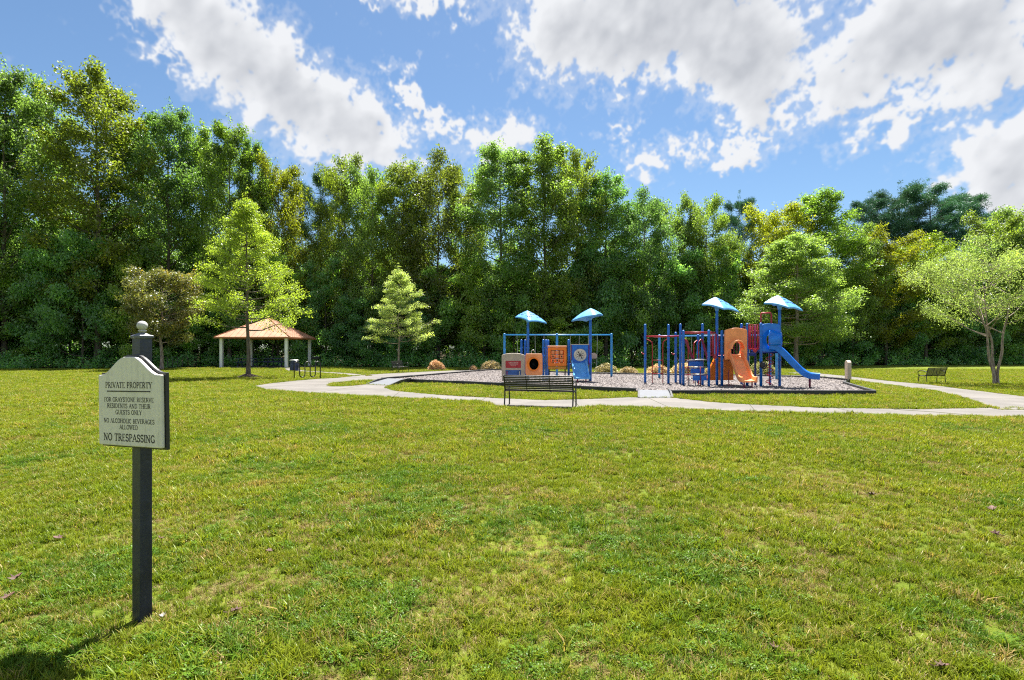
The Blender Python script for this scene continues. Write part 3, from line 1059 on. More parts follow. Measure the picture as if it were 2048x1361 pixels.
for i in range(4):
    a, b = cor[i], cor[(i + 1) % 4]
    m_ = MB()
    t = Vector((0, 0, -0.05))
    m_.add([a, b, AP, a + t, b + t, AP + t], [(0, 1, 2), (5, 4, 3), (0, 3, 4, 1)])
    rp = m_.build('roof_panel', M['copper'], sh)
    nrm = (b - a).cross(AP - a).normalized()
    e = (b - a).normalized()
    up = (AP - (a + b) / 2).normalized()
    Ls = ((AP - (a + b) / 2).length)
    half = (b - a).length / 2
    for k in range(-6, 7):
        x = k * 0.48
        if abs(x) > half - 0.15:
            continue
        ln = Ls * (1 - abs(x) / half) - 0.06
        p0 = (a + b) / 2 + e * x
        c = p0 + up * (ln / 2 + 0.01) + nrm * 0.018
        MM = Matrix((e, up, nrm)).transposed()
        MB().box(c, (0.028, ln, 0.036), MM).build('standing_seam', M['copper'], rp)
    m_ = MB()
    mm = (a + b) / 2
    ang = math.atan2((b - a).y, (b - a).x)
    out = Vector(((b - a).y, -(b - a).x, 0)).normalized()
    m_.box(mm + out * 0.012 + Vector((0, 0, -0.055)), ((b - a).length + 0.02, 0.03, 0.13), rz3(ang))
    m_.build('fascia', M['fascia'], sh)
    m_ = MB()
    m_.tube([a + Vector((0, 0, 0.01)), AP + Vector((0, 0, 0.02))], 0.045, 8)
    m_.build('hip_cap', M['fascia'], sh, True)
mb = MB().lathe([(0.16, 4.66), (0.12, 4.74), (0.03, 4.82), (0.0, 4.84)], (PX, PY, 0), 10)
mb.build('roof_cap', M['fascia'], sh)


def make_table():
    t = thing('picnic_table', 'x', 'picnic table', (0, 0, 0), 0, 'picnic tables under the shelter')
    for i in range(5):
        MB().box((0, -0.30 + 0.15 * i, 0.75), (1.85, 0.135, 0.04)).build('top_plank', M['navy_table'], t)
    for s in (-1, 1):
        for i in range(2):
            MB().box((0, s * (0.62 + 0.14 * i), 0.45), (1.85, 0.125, 0.04)).build('seat_plank', M['navy_table'], t)
    for x in (-0.65, 0.65):
        m_ = MB()
        m_.tube([(x, -0.75, 0.41), (x, 0.75, 0.41)], 0.03, 6)
        m_.build('cross_bar', M['navy_table'], t)
        for s in (-1, 1):
            MB().tube([(x, s * 0.28, 0.73), (x, s * 0.60, 0.0)], 0.032, 6).build('leg', M['navy_table'], t)
    return t


tb = make_table()
place(tb, True, (-23.7, 51.0, 0.20), R(6), 'dark blue picnic table under the shelter, nearest the left column')
place(tb, False, (-21.2, 51.4, 0.20), R(-8), 'dark blue picnic table under the shelter, nearest the trash can')
place(tb, False, (-22.6, 53.8, 0.20), R(3), 'dark blue picnic table at the back of the shelter')

# grill standing behind the tables
gr = thing('pedestal_grill', 'black pedestal grill standing at the back right of the shelter', 'grill', (-19.6, 57.0, 0))
MB().tube([(-19.6, 57.0, -0.05), (-19.6, 57.0, 0.8)], 0.045, 8).build('pedestal', M['black_steel'], gr)
MB().box((-19.6, 57.0, 0.93), (0.75, 0.5, 0.26)).build('fire_box', M['black_steel'], gr, False, 0.02)
MB().box((-19.6, 57.0, 1.075), (0.68, 0.44, 0.02)).build('grate', M['steel'], gr)

tc_ = thing('trash_can', 'dark blue slatted trash can beside the right front column of the shelter', 'trash can', (-17.45, 45.6, 0))
for i in range(20):
    a = 2 * PI * i / 20
    MB().box((-17.45 + 0.33 * math.cos(a), 45.6 + 0.33 * math.sin(a), 0.44), (0.012, 0.075, 0.80), rz3(a)).build('slat', M['navy_table'], tc_)
MB().lathe([(0.30, 0.03), (0.31, 0.82)], (-17.45, 45.6, 0), 20).build('liner', M['black_plastic'], tc_, True)
for z in (0.10, 0.50, 0.82):
    m_ = MB()
    pts = [(-17.45 + 0.345 * math.cos(2 * PI * i / 24), 45.6 + 0.345 * math.sin(2 * PI * i / 24), z) for i in range(25)]
    m_.tube(pts, 0.016, 6)
    m_.build('hoop', M['navy_table'], tc_)
MB().lathe([(0.37, 0.84), (0.38, 0.88), (0.30, 0.93), (0.16, 0.94)], (-17.45, 45.6, 0), 24).build('lid', M['steel'], tc_, True)

# ------------------------------------------------------------------ playground equipment
GZ = 0.06                                     # feet stand a little below the gravel top


def post_part(root, x, y, zt, mat, r=0.058):
    m_ = MB()
    m_.lathe([(r, GZ), (r, zt - 0.05), (r * 0.92, zt - 0.02), (r * 0.5, zt), (0.0, zt + 0.004)], (x, y, 0), 14)
    o = m_.build('post', mat, root, True)
    for zc in (0.42, 0.62, 0.80):
        z = GZ + (min(zt, 2.8) - GZ) * zc
        MB().lathe([(r + 0.002, z - 0.03), (r + 0.009, z - 0.026), (r + 0.009, z + 0.026), (r + 0.002, z + 0.03)], (x, y, 0), 14).build('clamp', mat, o, True)
    return o


def chute(name, pts, width, wall, mat, root, k=6):
    P = smooth_path(pts, k)
    wd = width / 2
    prof = [(-wd, -0.05), (wd, -0.05), (wd + 0.02, wall - 0.02), (wd - 0.01, wall + 0.012), (wd - 0.05, wall - 0.01), (wd - 0.085, 0.03), (0, 0.0), (-wd + 0.085, 0.03), (-wd + 0.05, wall - 0.01), (-wd + 0.01, wall + 0.012), (-wd - 0.02, wall - 0.02)]
    n = len(prof)
    head = Vector((P[-1].x - P[0].x, P[-1].y - P[0].y, 0)).normalized()
    side = Vector((head.y, -head.x, 0))
    vs = []
    for i, p in enumerate(P):
        d = (P[min(i + 1, len(P) - 1)] - P[max(i - 1, 0)]).normalized()
        u = side.cross(d)
        if u.z < 0:
            u = -u
        for a, b in prof:
            vs.append(p + side * a + u * b)
    fs = []
    for i in range(len(P) - 1):
        for j in range(n):
            q = (j + 1) % n
            fs.append((i * n + j, i * n + q, (i + 1) * n + q, (i + 1) * n + j))
    fs.append(tuple(range(n - 1, -1, -1)))
    fs.append(tuple(range((len(P) - 1) * n, len(P) * n)))
    m_ = MB().add(vs, fs)
    o = m_.build(name, mat, root, True)
    md = o.modifiers.new('edges', 'EDGE_SPLIT')
    md.split_angle = R(40)
    return o


def roof_part(root, px, py, zp, mir, mat, slots=True):
    """four-cornered moulded canopy; mir flips the high side"""
    pk = Vector((px - 0.03 * mir, py + 0.10, zp))
    Lc, Rc = Vector((px - 0.64 * mir, py + 0.05, zp - 0.33)), Vector((px + 0.94 * mir, py - 0.05, zp - 0.64))
    if mir > 0:
        Fc, Bc = Vector((px + 0.02, py - 0.74, zp - 0.58)), Vector((px + 0.1, py + 0.78, zp - 0.34))
    else:
        Fc, Bc = Vector((px + 0.15, py - 0.78, zp - 0.40)), Vector((px - 0.1, py + 0.74, zp - 0.60))
    ring = []
    corners = [Lc, Fc, Rc, Bc]
    K = 6
    for i in range(4):
        a, b = corners[i], corners[(i + 1) % 4]
        for j in range(K):
            t = j / K
            p = a.lerp(b, t)
            bow = math.sin(PI * t)
            c = (pk - p)
            p = p + Vector((c.x, c.y, 0)) * (0.05 * bow - 0.02) + Vector((0, 0, 0.06 * bow))
            ring.append(p)
    n = len(ring)
    RR = [0.0, 0.12, 0.3, 0.5, 0.7, 0.87, 0.97, 1.0]

    def srf(p, r):
        q = pk.lerp(p, r)
        q.z = pk.z + (p.z - pk.z) * (0.62 * r + 0.38 * r * r)
        return q
    top = [pk] + [srf(p, r) for r in RR[1:] for p in ring]
    th = 0.055
    bot = [v - Vector((0, 0, th)) for v in top]
    nt = len(top)
    fs = []
    for base, fl in ((0, False), (nt, True)):
        for k in range(n):
            j = (k + 1) % n
            f = (base, base + 1 + k, base + 1 + j)
            fs.append(f[::-1] if fl else f)
            for q in range(len(RR) - 2):
                f = (base + 1 + q * n + k, base + 1 + (q + 1) * n + k, base + 1 + (q + 1) * n + j, base + 1 + q * n + j)
                fs.append(f[::-1] if fl else f)
    lo = 1 + (len(RR) - 2) * n
    for k in range(n):
        j = (k + 1) % n
        fs.append((lo + k, nt + lo + k, nt + lo + j, lo + j))
    m_ = MB().add(top + bot, fs)
    o = m_.build('roof', mat, root, True)
    md = o.modifiers.new('edges', 'EDGE_SPLIT')
    md.split_angle = R(50)
    # socket under the canopy
    MB().lathe([(0.066, zp - 0.62), (0.075, zp - 0.60), (0.15, zp - 0.30), (0.16, zp - 0.15)], (px, py, 0), 12).build('socket', mat, o, True)
    if slots:
        rg = random.Random(int(px * 100))
        m_ = MB()
        for a in range(0, n):
            for r0 in (0.24, 0.44, 0.64):
                if rg.random() < 0.22:
                    continue
                p, q = ring[a], ring[(a + 1) % n]
                f0, f1 = rg.uniform(0.05, .3), rg.uniform(0.6, .95)
                dr = 0.085
                v = [srf(p.lerp(q, f0), r0), srf(p.lerp(q, f1), r0 + rg.uniform(-.04, .04)), srf(p.lerp(q, f1), r0 + dr), srf(p.lerp(q, f0), r0 + dr)]
                m_.add([x_ + Vector((0, 0, 0.006)) for x_ in v], [(0, 1, 2, 3)])
        s = m_.build('dark_slot_marks', M['navy'], o)  # flat navy quads, coloured dark in place of cutout slots
        tag(s, kind='stuff')
    return o


def bar_panel(root, p0, p1, z0, z1, nb, mat, r=0.017, frame=0.022):
    p0, p1 = Vector((*p0, 0)), Vector((*p1, 0))
    m_ = MB()
    fr = [p0 + Vector((0, 0, z0)), p1 + Vector((0, 0, z0)), p1 + Vector((0, 0, z1)), p0 + Vector((0, 0, z1)), p0 + Vector((0, 0, z0))]
    m_.tube(fr, frame, 8)
    b = m_.build('barrier', mat, root, True)
    for i in range(nb):
        q = p0.lerp(p1, (i + 1) / (nb + 1))
        MB().tube([q + Vector((0, 0, z0)), q + Vector((0, 0, z1))], r, 6).build('bar', mat, b, True)
    return b


def heart(root, x, y, z, s, mat):
    pts = []
    for i in range(24):
        t = 2 * PI * i / 24
        pts.append((s * 16 * math.sin(t) ** 3 / 17, s * (13 * math.cos(t) - 5 * math.cos(2 * t) - 2 * math.cos(3 * t) - math.cos(4 * t)) / 17))
    return MB().prism(pts, (x, y, z), (1, 0, 0), (0, 0, 1), (0, -0.03, 0)).build('heart_clamp', mat, root)


# ---- large structure on the right
ps = thing('play_structure', 'large blue, red and orange playground climber with two slides and ladders', 'playground', (9.3, 25.2, 0))
for x, y, zt in ((6.32, 27.0, 2.89), (7.26, 26.4, 2.85), (7.77, 27.0, 2.51), (7.71, 26.05, 2.86), (7.55, 25.07, 2.53), (8.83, 27.0, 2.40), (8.47, 25.3, 2.83),
                 (8.37, 24.19, 2.51), (9.03, 25.07, 3.42), (9.04, 24.5, 2.50), (10.13, 24.5, 2.81), (10.37, 25.7, 2.86), (10.51, 24.02, 2.80), (11.38, 24.19, 3.40)):
    post_part(ps, x, y, zt, M['blue'])
post_part(ps, 10.72, 25.07, 2.78, M['navy'], 0.045)
post_part(ps, 11.45, 25.25, 2.4, M['blue'])
roof_part(ps, 9.03, 25.07, 4.00, 1, M['sky_plastic'])
roof_part(ps, 11.38, 24.19, 3.99, 1, M['sky_plastic'])
# decks
for c, s in (((9.58, 25.05, 1.38), (1.05, 1.05, 0.06)), ((10.98, 24.66, 1.62), (0.86, 0.95, 0.06)), ((10.33, 25.0, 1.50), (0.42, 0.8, 0.06))):
    d_ = MB().box(c, s).build('deck', M['navy'], ps, False, 0.01)
    for k in (-1, 1):
        MB().box((c[0], c[1] + k * (s[1] / 2 + 0.012), c[2] - 0.04), (s[0], 0.02, 0.12)).build('deck_skirt', M['navy'], d_)
# orange hood panel with arched opening, and its chute
HX, HY = 9.55, 24.40
n_ = 40


def box_ring(hx0, hx1, z0, z1, arch, n):
    """outline of n points: rectangle with arched top, started at the right bottom, uniform by angle"""
    out = []
    cx, cz = (hx0 + hx1) / 2, (z0 + z1) / 2
    for i in range(n):
        a = 2 * PI * i / n
        dx, dz = math.cos(a), math.sin(a)
        t = min((hx1 - hx0) / 2 / max(abs(dx), 1e-6), (z1 - z0) / 2 / max(abs(dz), 1e-6))
        x, z = cx + dx * t, cz + dz * t
        if dz > 0 and z > z1 - 1e-4:
            z += arch * (1 - ((x - cx) / ((hx1 - hx0) / 2)) ** 2)
        out.append((x, z))
    return out


outer = box_ring(9.09, 10.03, 1.24, 2.50, 0.10, n_)
inner = []
for i in range(n_):
    a = 2 * PI * i / n_
    dx, dz = math.cos(a), math.sin(a)
    cx, cz = HX, 1.74
    if dz >= 0:
        inner.append((cx + 0.22 * dx, cz + 0.30 * dz))
    else:
        t = min(0.22 / max(abs(dx), 1e-6), 0.27 / max(abs(dz), 1e-6))
        inner.append((cx + dx * t, cz + dz * t))
hood = MB().ring_plate(outer, inner, (0, HY, 0), (1, 0, 0), (0, 0, 1), (0, -0.16, 0)).build('slide_hood', M['peach'], ps, False, 0.02)
mb = MB()
v, f = [], []
K = 12
for j, (yy, rr) in enumerate(((HY - 0.155, 0.38), (HY - 0.34, 0.34), (HY - 0.44, 0.31))):
    for i in range(K + 1):
        a = PI * i / K
        v.append((HX + rr * math.cos(a), yy, 1.70 + (rr + 0.06) * math.sin(a)))
    for i in range(K + 1):
        a = PI * i / K
        v.append((HX + (rr - 0.06) * math.cos(a), yy, 1.70 + rr * math.sin(a)))
W_ = 2 * (K + 1)
for j in range(2):
    for i in range(K):
        f.append((j * W_ + i, j * W_ + i + 1, (j + 1) * W_ + i + 1, (j + 1) * W_ + i))
        f.append((j * W_ + K + 1 + i, (j + 1) * W_ + K + 1 + i, (j + 1) * W_ + K + 2 + i, j * W_ + K + 2 + i))
for i in range(K):
    f.append((2 * W_ + i, 2 * W_ + i + 1, 2 * W_ + K + 2 + i, 2 * W_ + K + 1 + i))
mb.add(v, f)
mb.build('arch_lip', M['peach'], hood, True)
sl1 = chute('slide', [(HX, 24.5, 1.45), (HX, 24.25, 1.40), (HX + 0.01, 23.95, 1.10), (HX + .02, 23.6, 0.68), (HX + .03, 23.36, 0.46), (HX + .03, 23.1, 0.40), (HX + .03, 22.9, 0.395)], 0.60, 0.17, M['peach'], ps)
for dx in (-0.16, 0.16):
    MB().tube([(HX + .03 + dx, 23.08, GZ), (HX + .03 + dx, 23.08, 0.38)], 0.03, 8).build('slide_leg', M['maroon'], ps, True)
# bright orange climbing wall behind the first chute
mb = MB()
mb.prism([(8.74, 0.30), (9.95, 0.30), (9.95, 1.42), (9.18, 1.42), (8.95, 0.95)], (0, 25.75, 0), (1, 0, 0), (0, 0, 1), (0, -0.22, 0))
cw = mb.build('climbing_wall', M['orange'], ps, False, 0.03)
for x, z in ((9.2, 0.6), (9.5, 0.85), (9.3, 1.1), (9.7, 0.55), (9.75, 1.15)):
    MB().lathe([(0.06, 0), (0.05, 0.03), (0.02, 0.05)], (x, 25.53, z), 8, Matrix.Rotation(R(90), 3, 'X')).build('hand_hold', M['peach'], cw)
MB().tube([(9.22, 24.2, GZ), (9.22, 24.2, 0.82)], 0.02, 6).build('slide_brace', M['maroon'], ps)
# blue hooded slide
D2 = Vector((0.87, -0.49, 0)).normalized()
mb = MB()
pts = box_ring(10.56, 11.34, 1.58, 2.74, 0.04, n_)
hole = [(11.0 + 0.24 * math.cos(2 * PI * i / n_), 2.08 + 0.30 * math.sin(2 * PI * i / n_)) for i in range(n_)]
bp = MB().ring_plate(pts, hole, (0, 24.12, 0), (1, 0, 0), (0, 0, 1), (0, -0.07, 0)).build('slide_panel', M['slide_blue'], ps, False, 0.015)
mb = MB()
v, f = [], []
side = Vector((D2.y, -D2.x, 0))
c0 = Vector((10.90, 24.08, 2.09))
K = 20
steps = [(0.0, 0.40), (0.15, 0.38), (0.30, 0.34), (0.42, 0.315), (0.47, 0.325)]
for s_, rr in steps:
    for i in range(K + 1):
        a = R(-35) + R(250) * i / K
        v.append(c0 + D2 * s_ + side * (rr * math.cos(a)) + Vector((0, 0, rr * math.sin(a) - s_ * 0.10)))
for j in range(len(steps) - 1):
    for i in range(K):
        f.append((j * (K + 1) + i, j * (K + 1) + i + 1, (j + 1) * (K + 1) + i + 1, (j + 1) * (K + 1) + i))
mb.add(v, f)
ht = mb.build('slide_tunnel', M['slide_blue'], ps, True)
md = ht.modifiers.new('thick', 'SOLIDIFY')
md.thickness = 0.035
chute('slide', [(10.92, 24.10, 1.74), (11.12, 23.99, 1.70), (11.36, 23.85, 1.45), (11.62, 23.70, 1.10), (11.9, 23.55, 0.76), (12.12, 23.43, 0.58), (12.32, 23.31, 0.515), (12.55, 23.19, 0.50)], 0.52, 0.19, M['slide_blue'], ps)
MB().tube([(12.24, 23.38, GZ), (12.24, 23.38, 0.50)], 0.04, 8).build('slide_leg', M['maroon'], ps, True)
# red hoop over the upper deck and the corkscrew climber
MB().tube([(10.98, 25.1, 1.65), (10.98, 25.1, 3.22), (11.02, 25.1, 3.29), (11.38, 25.05, 3.29), (11.42, 25.05, 3.22), (11.42, 25.05, 1.65)], 0.036, 8).build('entry_hoop', M['red'], ps, True)
MB().tube([(11.21, 24.75, GZ), (11.21, 24.75, 1.75)], 0.022, 8).build('climber_pole', M['maroon'], ps, True)
hel = []
for i in range(97):
    t = i / 96
    a = 2 * PI * 4.5 * t
    hel.append((11.21 + 0.15 * math.cos(a), 24.75 + 0.15 * math.sin(a), 0.14 + 1.5 * t))
MB().tube(hel, 0.018, 6).build('spiral_climber', M['red'], ps, True)
# barriers
bar_panel(ps, (10.18, 24.44), (10.47, 24.08), 1.70, 2.74, 5, M['red'])
bar_panel(ps, (10.40, 25.62), (10.70, 25.12), 1.70, 2.70, 4, M['maroon'])
bar_panel(ps, (8.42, 24.26), (8.99, 25.0), 1.42, 2.36, 4, M['red'])
bar_panel(ps, (9.05, 25.6), (10.3, 25.7), 1.45, 2.3, 8, M['maroon'])
bar_panel(ps, (10.55, 25.2), (11.4, 25.24), 1.68, 2.5, 6, M['red'])
heart(ps, 10.33, 24.18, 1.62, 0.10, M['red'])
heart(ps, 8.75, 24.55, 1.33, 0.10, M['red'])
# overhead ladders
def overhead(p0, p1, q0, q1, z, mat):
    m_ = MB().tube([(*p0, z), (*p1, z)], 0.032, 8)
    o = m_.build('overhead_ladder', mat, ps, True)
    MB().tube([(*q0, z), (*q1, z)], 0.032, 8).build('rail', mat, o, True)
    for i in range(1, 7):
        t = i / 7
        a = Vector((*p0, z)).lerp(Vector((*p1, z)), t)
        b = Vector((*q0, z)).lerp(Vector((*q1, z)), t)
        MB().tube([a, b], 0.018, 6).build('rung', mat, o, True)


overhead((7.55, 25.07), (9.03, 25.07), (7.71, 26.05), (9.1, 25.85), 2.43, M['red'])
overhead((6.32, 27.0), (7.71, 26.05), (6.9, 27.7), (7.77, 27.0), 2.30, M['red'])


def arch_ladder(x0, y0, x1, y1, ax, ay, bx, by, zt, rungs):
    """ladder whose two uprights bend outwards to the posts a and b"""
    o = None
    for (x, y, px, py) in ((x0, y0, ax, ay), (x1, y1, bx, by)):
        m_ = MB().tube(smooth_path([(x, y, GZ), (x, y, zt * 0.5), (x, y, zt - 0.28), (x * .75 + px * .25, y * .75 + py * .25, zt - 0.12), (px, py, zt)], 4), 0.021, 8)
        u = m_.build('ladder' if o is None else 'upright', M['red'], ps if o is None else o, True)
        o = o or u
    for z in rungs:
        MB().tube([(x0, y0, z), (x1, y1, z)], 0.017, 6).build('rung', M['red'], o, True)


arch_ladder(6.62, 26.85, 7.06, 26.62, 6.32, 27.0, 7.26, 26.4, 2.20, (0.55, 0.86, 1.18))
arch_ladder(7.93, 26.22, 8.55, 26.75, 7.71, 26.05, 8.83, 27.0, 2.15, (0.5, 0.85, 1.2))
arch_ladder(7.74, 25.0, 8.25, 25.15, 7.55, 25.07, 8.47, 25.3, 2.18, ())
# slanting side plates of the step unit
for (a, b) in (((7.72, 25.35, 2.12), (7.98, 24.95, 1.15)), ((8.35, 25.0, 2.12), (8.47, 24.5, 1.10))):
    a, b = Vector(a), Vector(b)
    d = b - a
    s, u, dd = basis(d)
    MM = Matrix((dd, s, u)).transposed()
    MB().box((a + b) / 2, (d.length, 0.03, 0.13), MM, 0.008).build('side_plate', M['maroon'], ps)
for i, (y, z) in enumerate(((25.02, 1.18), (24.74, 0.88), (24.46, 0.58))):
    st = MB().box((8.03, y, z), (0.62, 0.30, 0.05)).build('step', M['navy'], ps, False, 0.01)
    MB().tube([(7.66, y - 0.16, z + 0.03), (8.40, y - 0.16, z + 0.03)], 0.021, 8).build('step_edge', M['chain'], st, True)
    MB().box((8.03, y - 0.13, z - 0.13), (0.60, 0.02, 0.2)).build('riser', M['blue'], st)
MB().tube(smooth_path([(7.62, 24.5, GZ), (7.62, 24.5, 0.36), (7.66, 24.48, 0.42), (7.86, 24.45, 0.40), (7.9, 24.45, GZ)], 4), 0.024, 8).build('low_rail', M['chain'], ps, True)
MB().tube([(8.05, 24.3, GZ), (8.05, 24.3, 0.95)], 0.022, 8).build('hand_rail', M['maroon'], ps, True)
MB().tube(smooth_path([(7.66, 25.0, 1.15), (7.68, 24.7, 1.2), (7.9, 24.5, 1.24), (8.38, 24.5, 1.24)], 4), 0.022, 8).build('hand_rail', M['chain'], ps, True)
for x, y, z in ((6.22, 27.0, 1.5), (7.64, 27.0, 1.48), (8.6, 24.25, 1.1)):
    MB().tube(smooth_path([(x + 0.08, y, z), (x, y - 0.04, z - 0.03), (x - 0.08, y, z + 0.05)], 4), 0.024, 8).build('grip', M['red'], ps, True)
# steering wheel on the front post of the blue slide
sw = MB().tube([(10.56 + 0.14 * math.cos(2 * PI * i / 20), 23.90, 1.02 + 0.14 * math.sin(2 * PI * i / 20)) for i in range(21)], 0.02, 8).build('steering_wheel', M['rubber'], ps, True)
MB().lathe([(0.12, 0), (0.11, 0.015), (0.03, 0.03)], (10.56, 23.93, 1.02), 16, Matrix.Rotation(R(90), 3, 'X')).build('wheel_disc', M['black_plastic'], sw)

# ---- small structure in the middle
ts = thing('toddler_play_structure', 'small playground unit with beige, orange and blue play panels and two roofs', 'playground', (1.8, 28.3, 0))
for x, y, zt in ((0.49, 29.5, 2.20), (0.68, 29.5, 2.20), (1.57, 28.5, 2.19), (1.73, 28.9, 2.19), (1.86, 29.3, 2.19), (2.84, 28.5, 2.19)):
    post_part(ts, x, y, zt, M['blue'])
post_part(ts, 0.82, 29.2, 3.12, M['blue'], 0.065)
post_part(ts, 3.97, 28.83, 3.18, M['blue'], 0.07)
roof_part(ts, 0.82, 29.2, 3.70, 1, M['sky_plastic'])
roof_part(ts, 3.97, 28.83, 3.79, -1, M['sky_plastic'], False)
# beige arched activity panel
fr = [(-0.50, 0.16), (0.62, 0.16), (0.62, 1.38)] + [(0.06 + 0.56 * math.cos(PI * i / 16), 1.38 + 0.13 * math.sin(PI * i / 16)) for i in range(1, 16)] + [(-0.50, 1.38)]
bpn = MB().prism(fr, (0, 27.62, 0), (1, 0, 0), (0, 0, 1), (0, -0.12, 0)).build('beige_panel', M['beige'], ts, False, 0.025)
MB().box((0.06, 27.497, 0.965), (0.74, 0.018, 0.34)).build('red_plate', M['red_panel'], bpn)
MB().box((0.06, 27.497, 0.52), (0.74, 0.018, 0.34)).build('blue_plate', M['pane_blue'], bpn)
rg = random.Random(2)
pr = MB()
for zz, x0, x1, hh in ((1.06, -0.16, 0.28, 0.036), (1.0, -0.14, 0.3, 0.022), (0.955, -0.1, 0.24, 0.022), (0.91, -0.06, 0.18, 0.02)):
    x = x0
    while x < x1:
        ww = rg.uniform(0.012, 0.034)
        pr.box((x + ww / 2, 27.4865, zz), (ww, 0.002, hh * rg.uniform(.7, 1)))
        x += ww + 0.012
tag(pr.build('print_lines', M['print'], bpn), kind='stuff')
for x in (-0.24, 0.36):
    MB().tube([(x, 27.478, 0.40), (x, 27.478, 0.64)], 0.018, 6).build('peg', M['red_panel'] if x < 0 else M['cream'], bpn)
# orange tunnel panel with round mouth
oc = (1.06, 0.98)
outer = box_ring(0.645, 1.475, 0.44, 1.48, 0.0, 40)
inner = [(oc[0] + 0.225 * math.cos(2 * PI * i / 40), oc[1] + 0.27 * math.sin(2 * PI * i / 40)) for i in range(40)]
tp = MB().ring_plate(outer, inner, (0, 27.60, 0), (1, 0, 0), (0, 0, 1), (0, -0.09, 0)).build('tunnel_panel', M['peach'], ts, False, 0.02)
big = [(oc[0] - 0.03 + 0.30 * math.cos(2 * PI * i / 40), oc[1] + 0.34 * math.sin(2 * PI * i / 40)) for i in range(40)]
MB().ring_plate(big, inner, (0, 27.508, 0), (1, 0, 0), (0, 0, 1), (0, -0.05, 0)).build('tunnel_rim', M['orange'], tp, False, 0.015)
mb = MB()
for yy in (27.6, 28.5):
    mb.add([(oc[0] + 0.29 * math.cos(2 * PI * i / 24), yy, oc[1] + 0.33 * math.sin(2 * PI * i / 24)) for i in range(24)], [])
mb.f += [(i, (i + 1) % 24, 24 + (i + 1) % 24, 24 + i) for i in range(24)] + [tuple(range(24, 48))]
mb.build('tunnel', M['black_plastic'], tp, True)
MB().tube(smooth_path([(0.95, 27.7, 1.48), (0.95, 27.7, 1.62), (1.05, 27.7, 1.66), (1.1, 27.7, 1.58)], 4), 0.02, 6).build('hook', M['chain'], ts, True)
for x in (0.75, 1.35):
    MB().tube([(x, 27.56, GZ), (x, 27.56, 0.46)], 0.03, 6).build('panel_leg', M['black_steel'], ts)
# orange noughts-and-crosses panel
outer = box_ring(1.79, 2.73, 0.86, 1.78, 0.0, 40)
inner = box_ring(1.93, 2.59, 1.02, 1.66, 0.0, 40)
op = MB().ring_plate(outer, inner, (0, 28.55, 0), (1, 0, 0), (0, 0, 1), (0, -0.13, 0)).build('game_panel', M['orange'], ts, False, 0.02)
MB().box((2.26, 28.485, 1.83), (0.96, 0.18, 0.085)).build('panel_cap', M['peach'], op, False, 0.02)
MB().box((2.26, 28.49, 0.77), (0.90, 0.12, 0.15)).build('panel_base', M['ochre'], op, False, 0.02)
for i in range(3):
    cx = 2.26 + (i - 1) * 0.215
    MB().tube([(cx, 28.49, 1.0), (cx, 28.49, 1.68)], 0.015, 6).build('spindle', M['maroon'], op)
    for j in range(3):
        cz = 1.34 + (j - 1) * 0.205
        t = MB().lathe([(0.085, -0.09), (0.09, -0.085), (0.09, 0.085), (0.085, 0.09)], (cx, 28.49, cz), 3 * 4).build('spinner', M['peach'], op, True)
        if (i + j) % 3 == 2 or j == 2:
            continue
        if (i * j) % 2 == 0:
            m_ = MB()
            for a in (R(45), R(-45)):
                m_.box((cx, 28.396, cz), (0.11, 0.004, 0.028), Matrix.Rotation(a, 3, 'Y'))
            m_.build('cross_mark', M['letter'], t)
        else:
            MB().tube([(cx + 0.045 * math.cos(2 * PI * q / 12), 28.396, cz + 0.05 * math.sin(2 * PI * q / 12)) for q in range(13)], 0.012, 5).build('ring_mark', M['letter'], t)
for x in (1.86, 2.66):
    MB().tube([(x, 28.5, GZ), (x, 28.5, 0.72)], 0.035, 6).build('panel_leg', M['black_steel'], ts)
# blue clock-like panel
pn = MB().box((3.41, 28.55, 1.42), (0.86, 0.07, 1.02)).build('blue_panel', M['blue'], ts, False, 0.015)
for x in (2.965, 3.855):
    MB().box((x, 28.53, 1.42), (0.035, 0.10, 1.0)).build('panel_edge', M['maroon'], pn)
MB().box((3.41, 28.54, 1.945), (0.92, 0.09, 0.03)).build('panel_edge', M['cream'], pn)
RX = Matrix.Rotation(R(90), 3, 'X')
dial = MB().lathe([(0.315, 0), (0.315, 0.02), (0.30, 0.03)], (3.41, 28.512, 1.41), 32, RX).build('dial', M['cream'], pn)
for a, ln, wd_ in ((R(58), 0.42, 0.035), (R(10), 0.34, 0.02), (R(115), 0.26, 0.018), (R(150), 0.34, 0.016)):
    MB().box((3.41, 28.479 - wd_ * 0.1, 1.41), (ln, 0.006, wd_), Matrix.Rotation(a, 3, 'Y')).build('dial_mark', M['letter'], dial)
for q in range(10):
    a = 2 * PI * q / 10
    MB().box((3.41 + 0.21 * math.cos(a), 28.4795, 1.41 + 0.17 * math.sin(a)), (0.05, 0.005, 0.018), Matrix.Rotation(a * 1.7, 3, 'Y')).build('dial_mark', M['letter'], dial)
MB().lathe([(0.16, 0), (0.16, 0.05), (0.14, 0.06)], (4.16, 28.95, 1.36), 20, RX).build('spinner_disc', M['beige'], ts)
MB().tube([(4.18 + 0.10 * math.cos(2 * PI * i / 14), 28.9, 1.12 + 0.12 * math.sin(2 * PI * i / 14)) for i in range(15)], 0.015, 6).build('spinner_ring', M['black_steel'], ts, True)
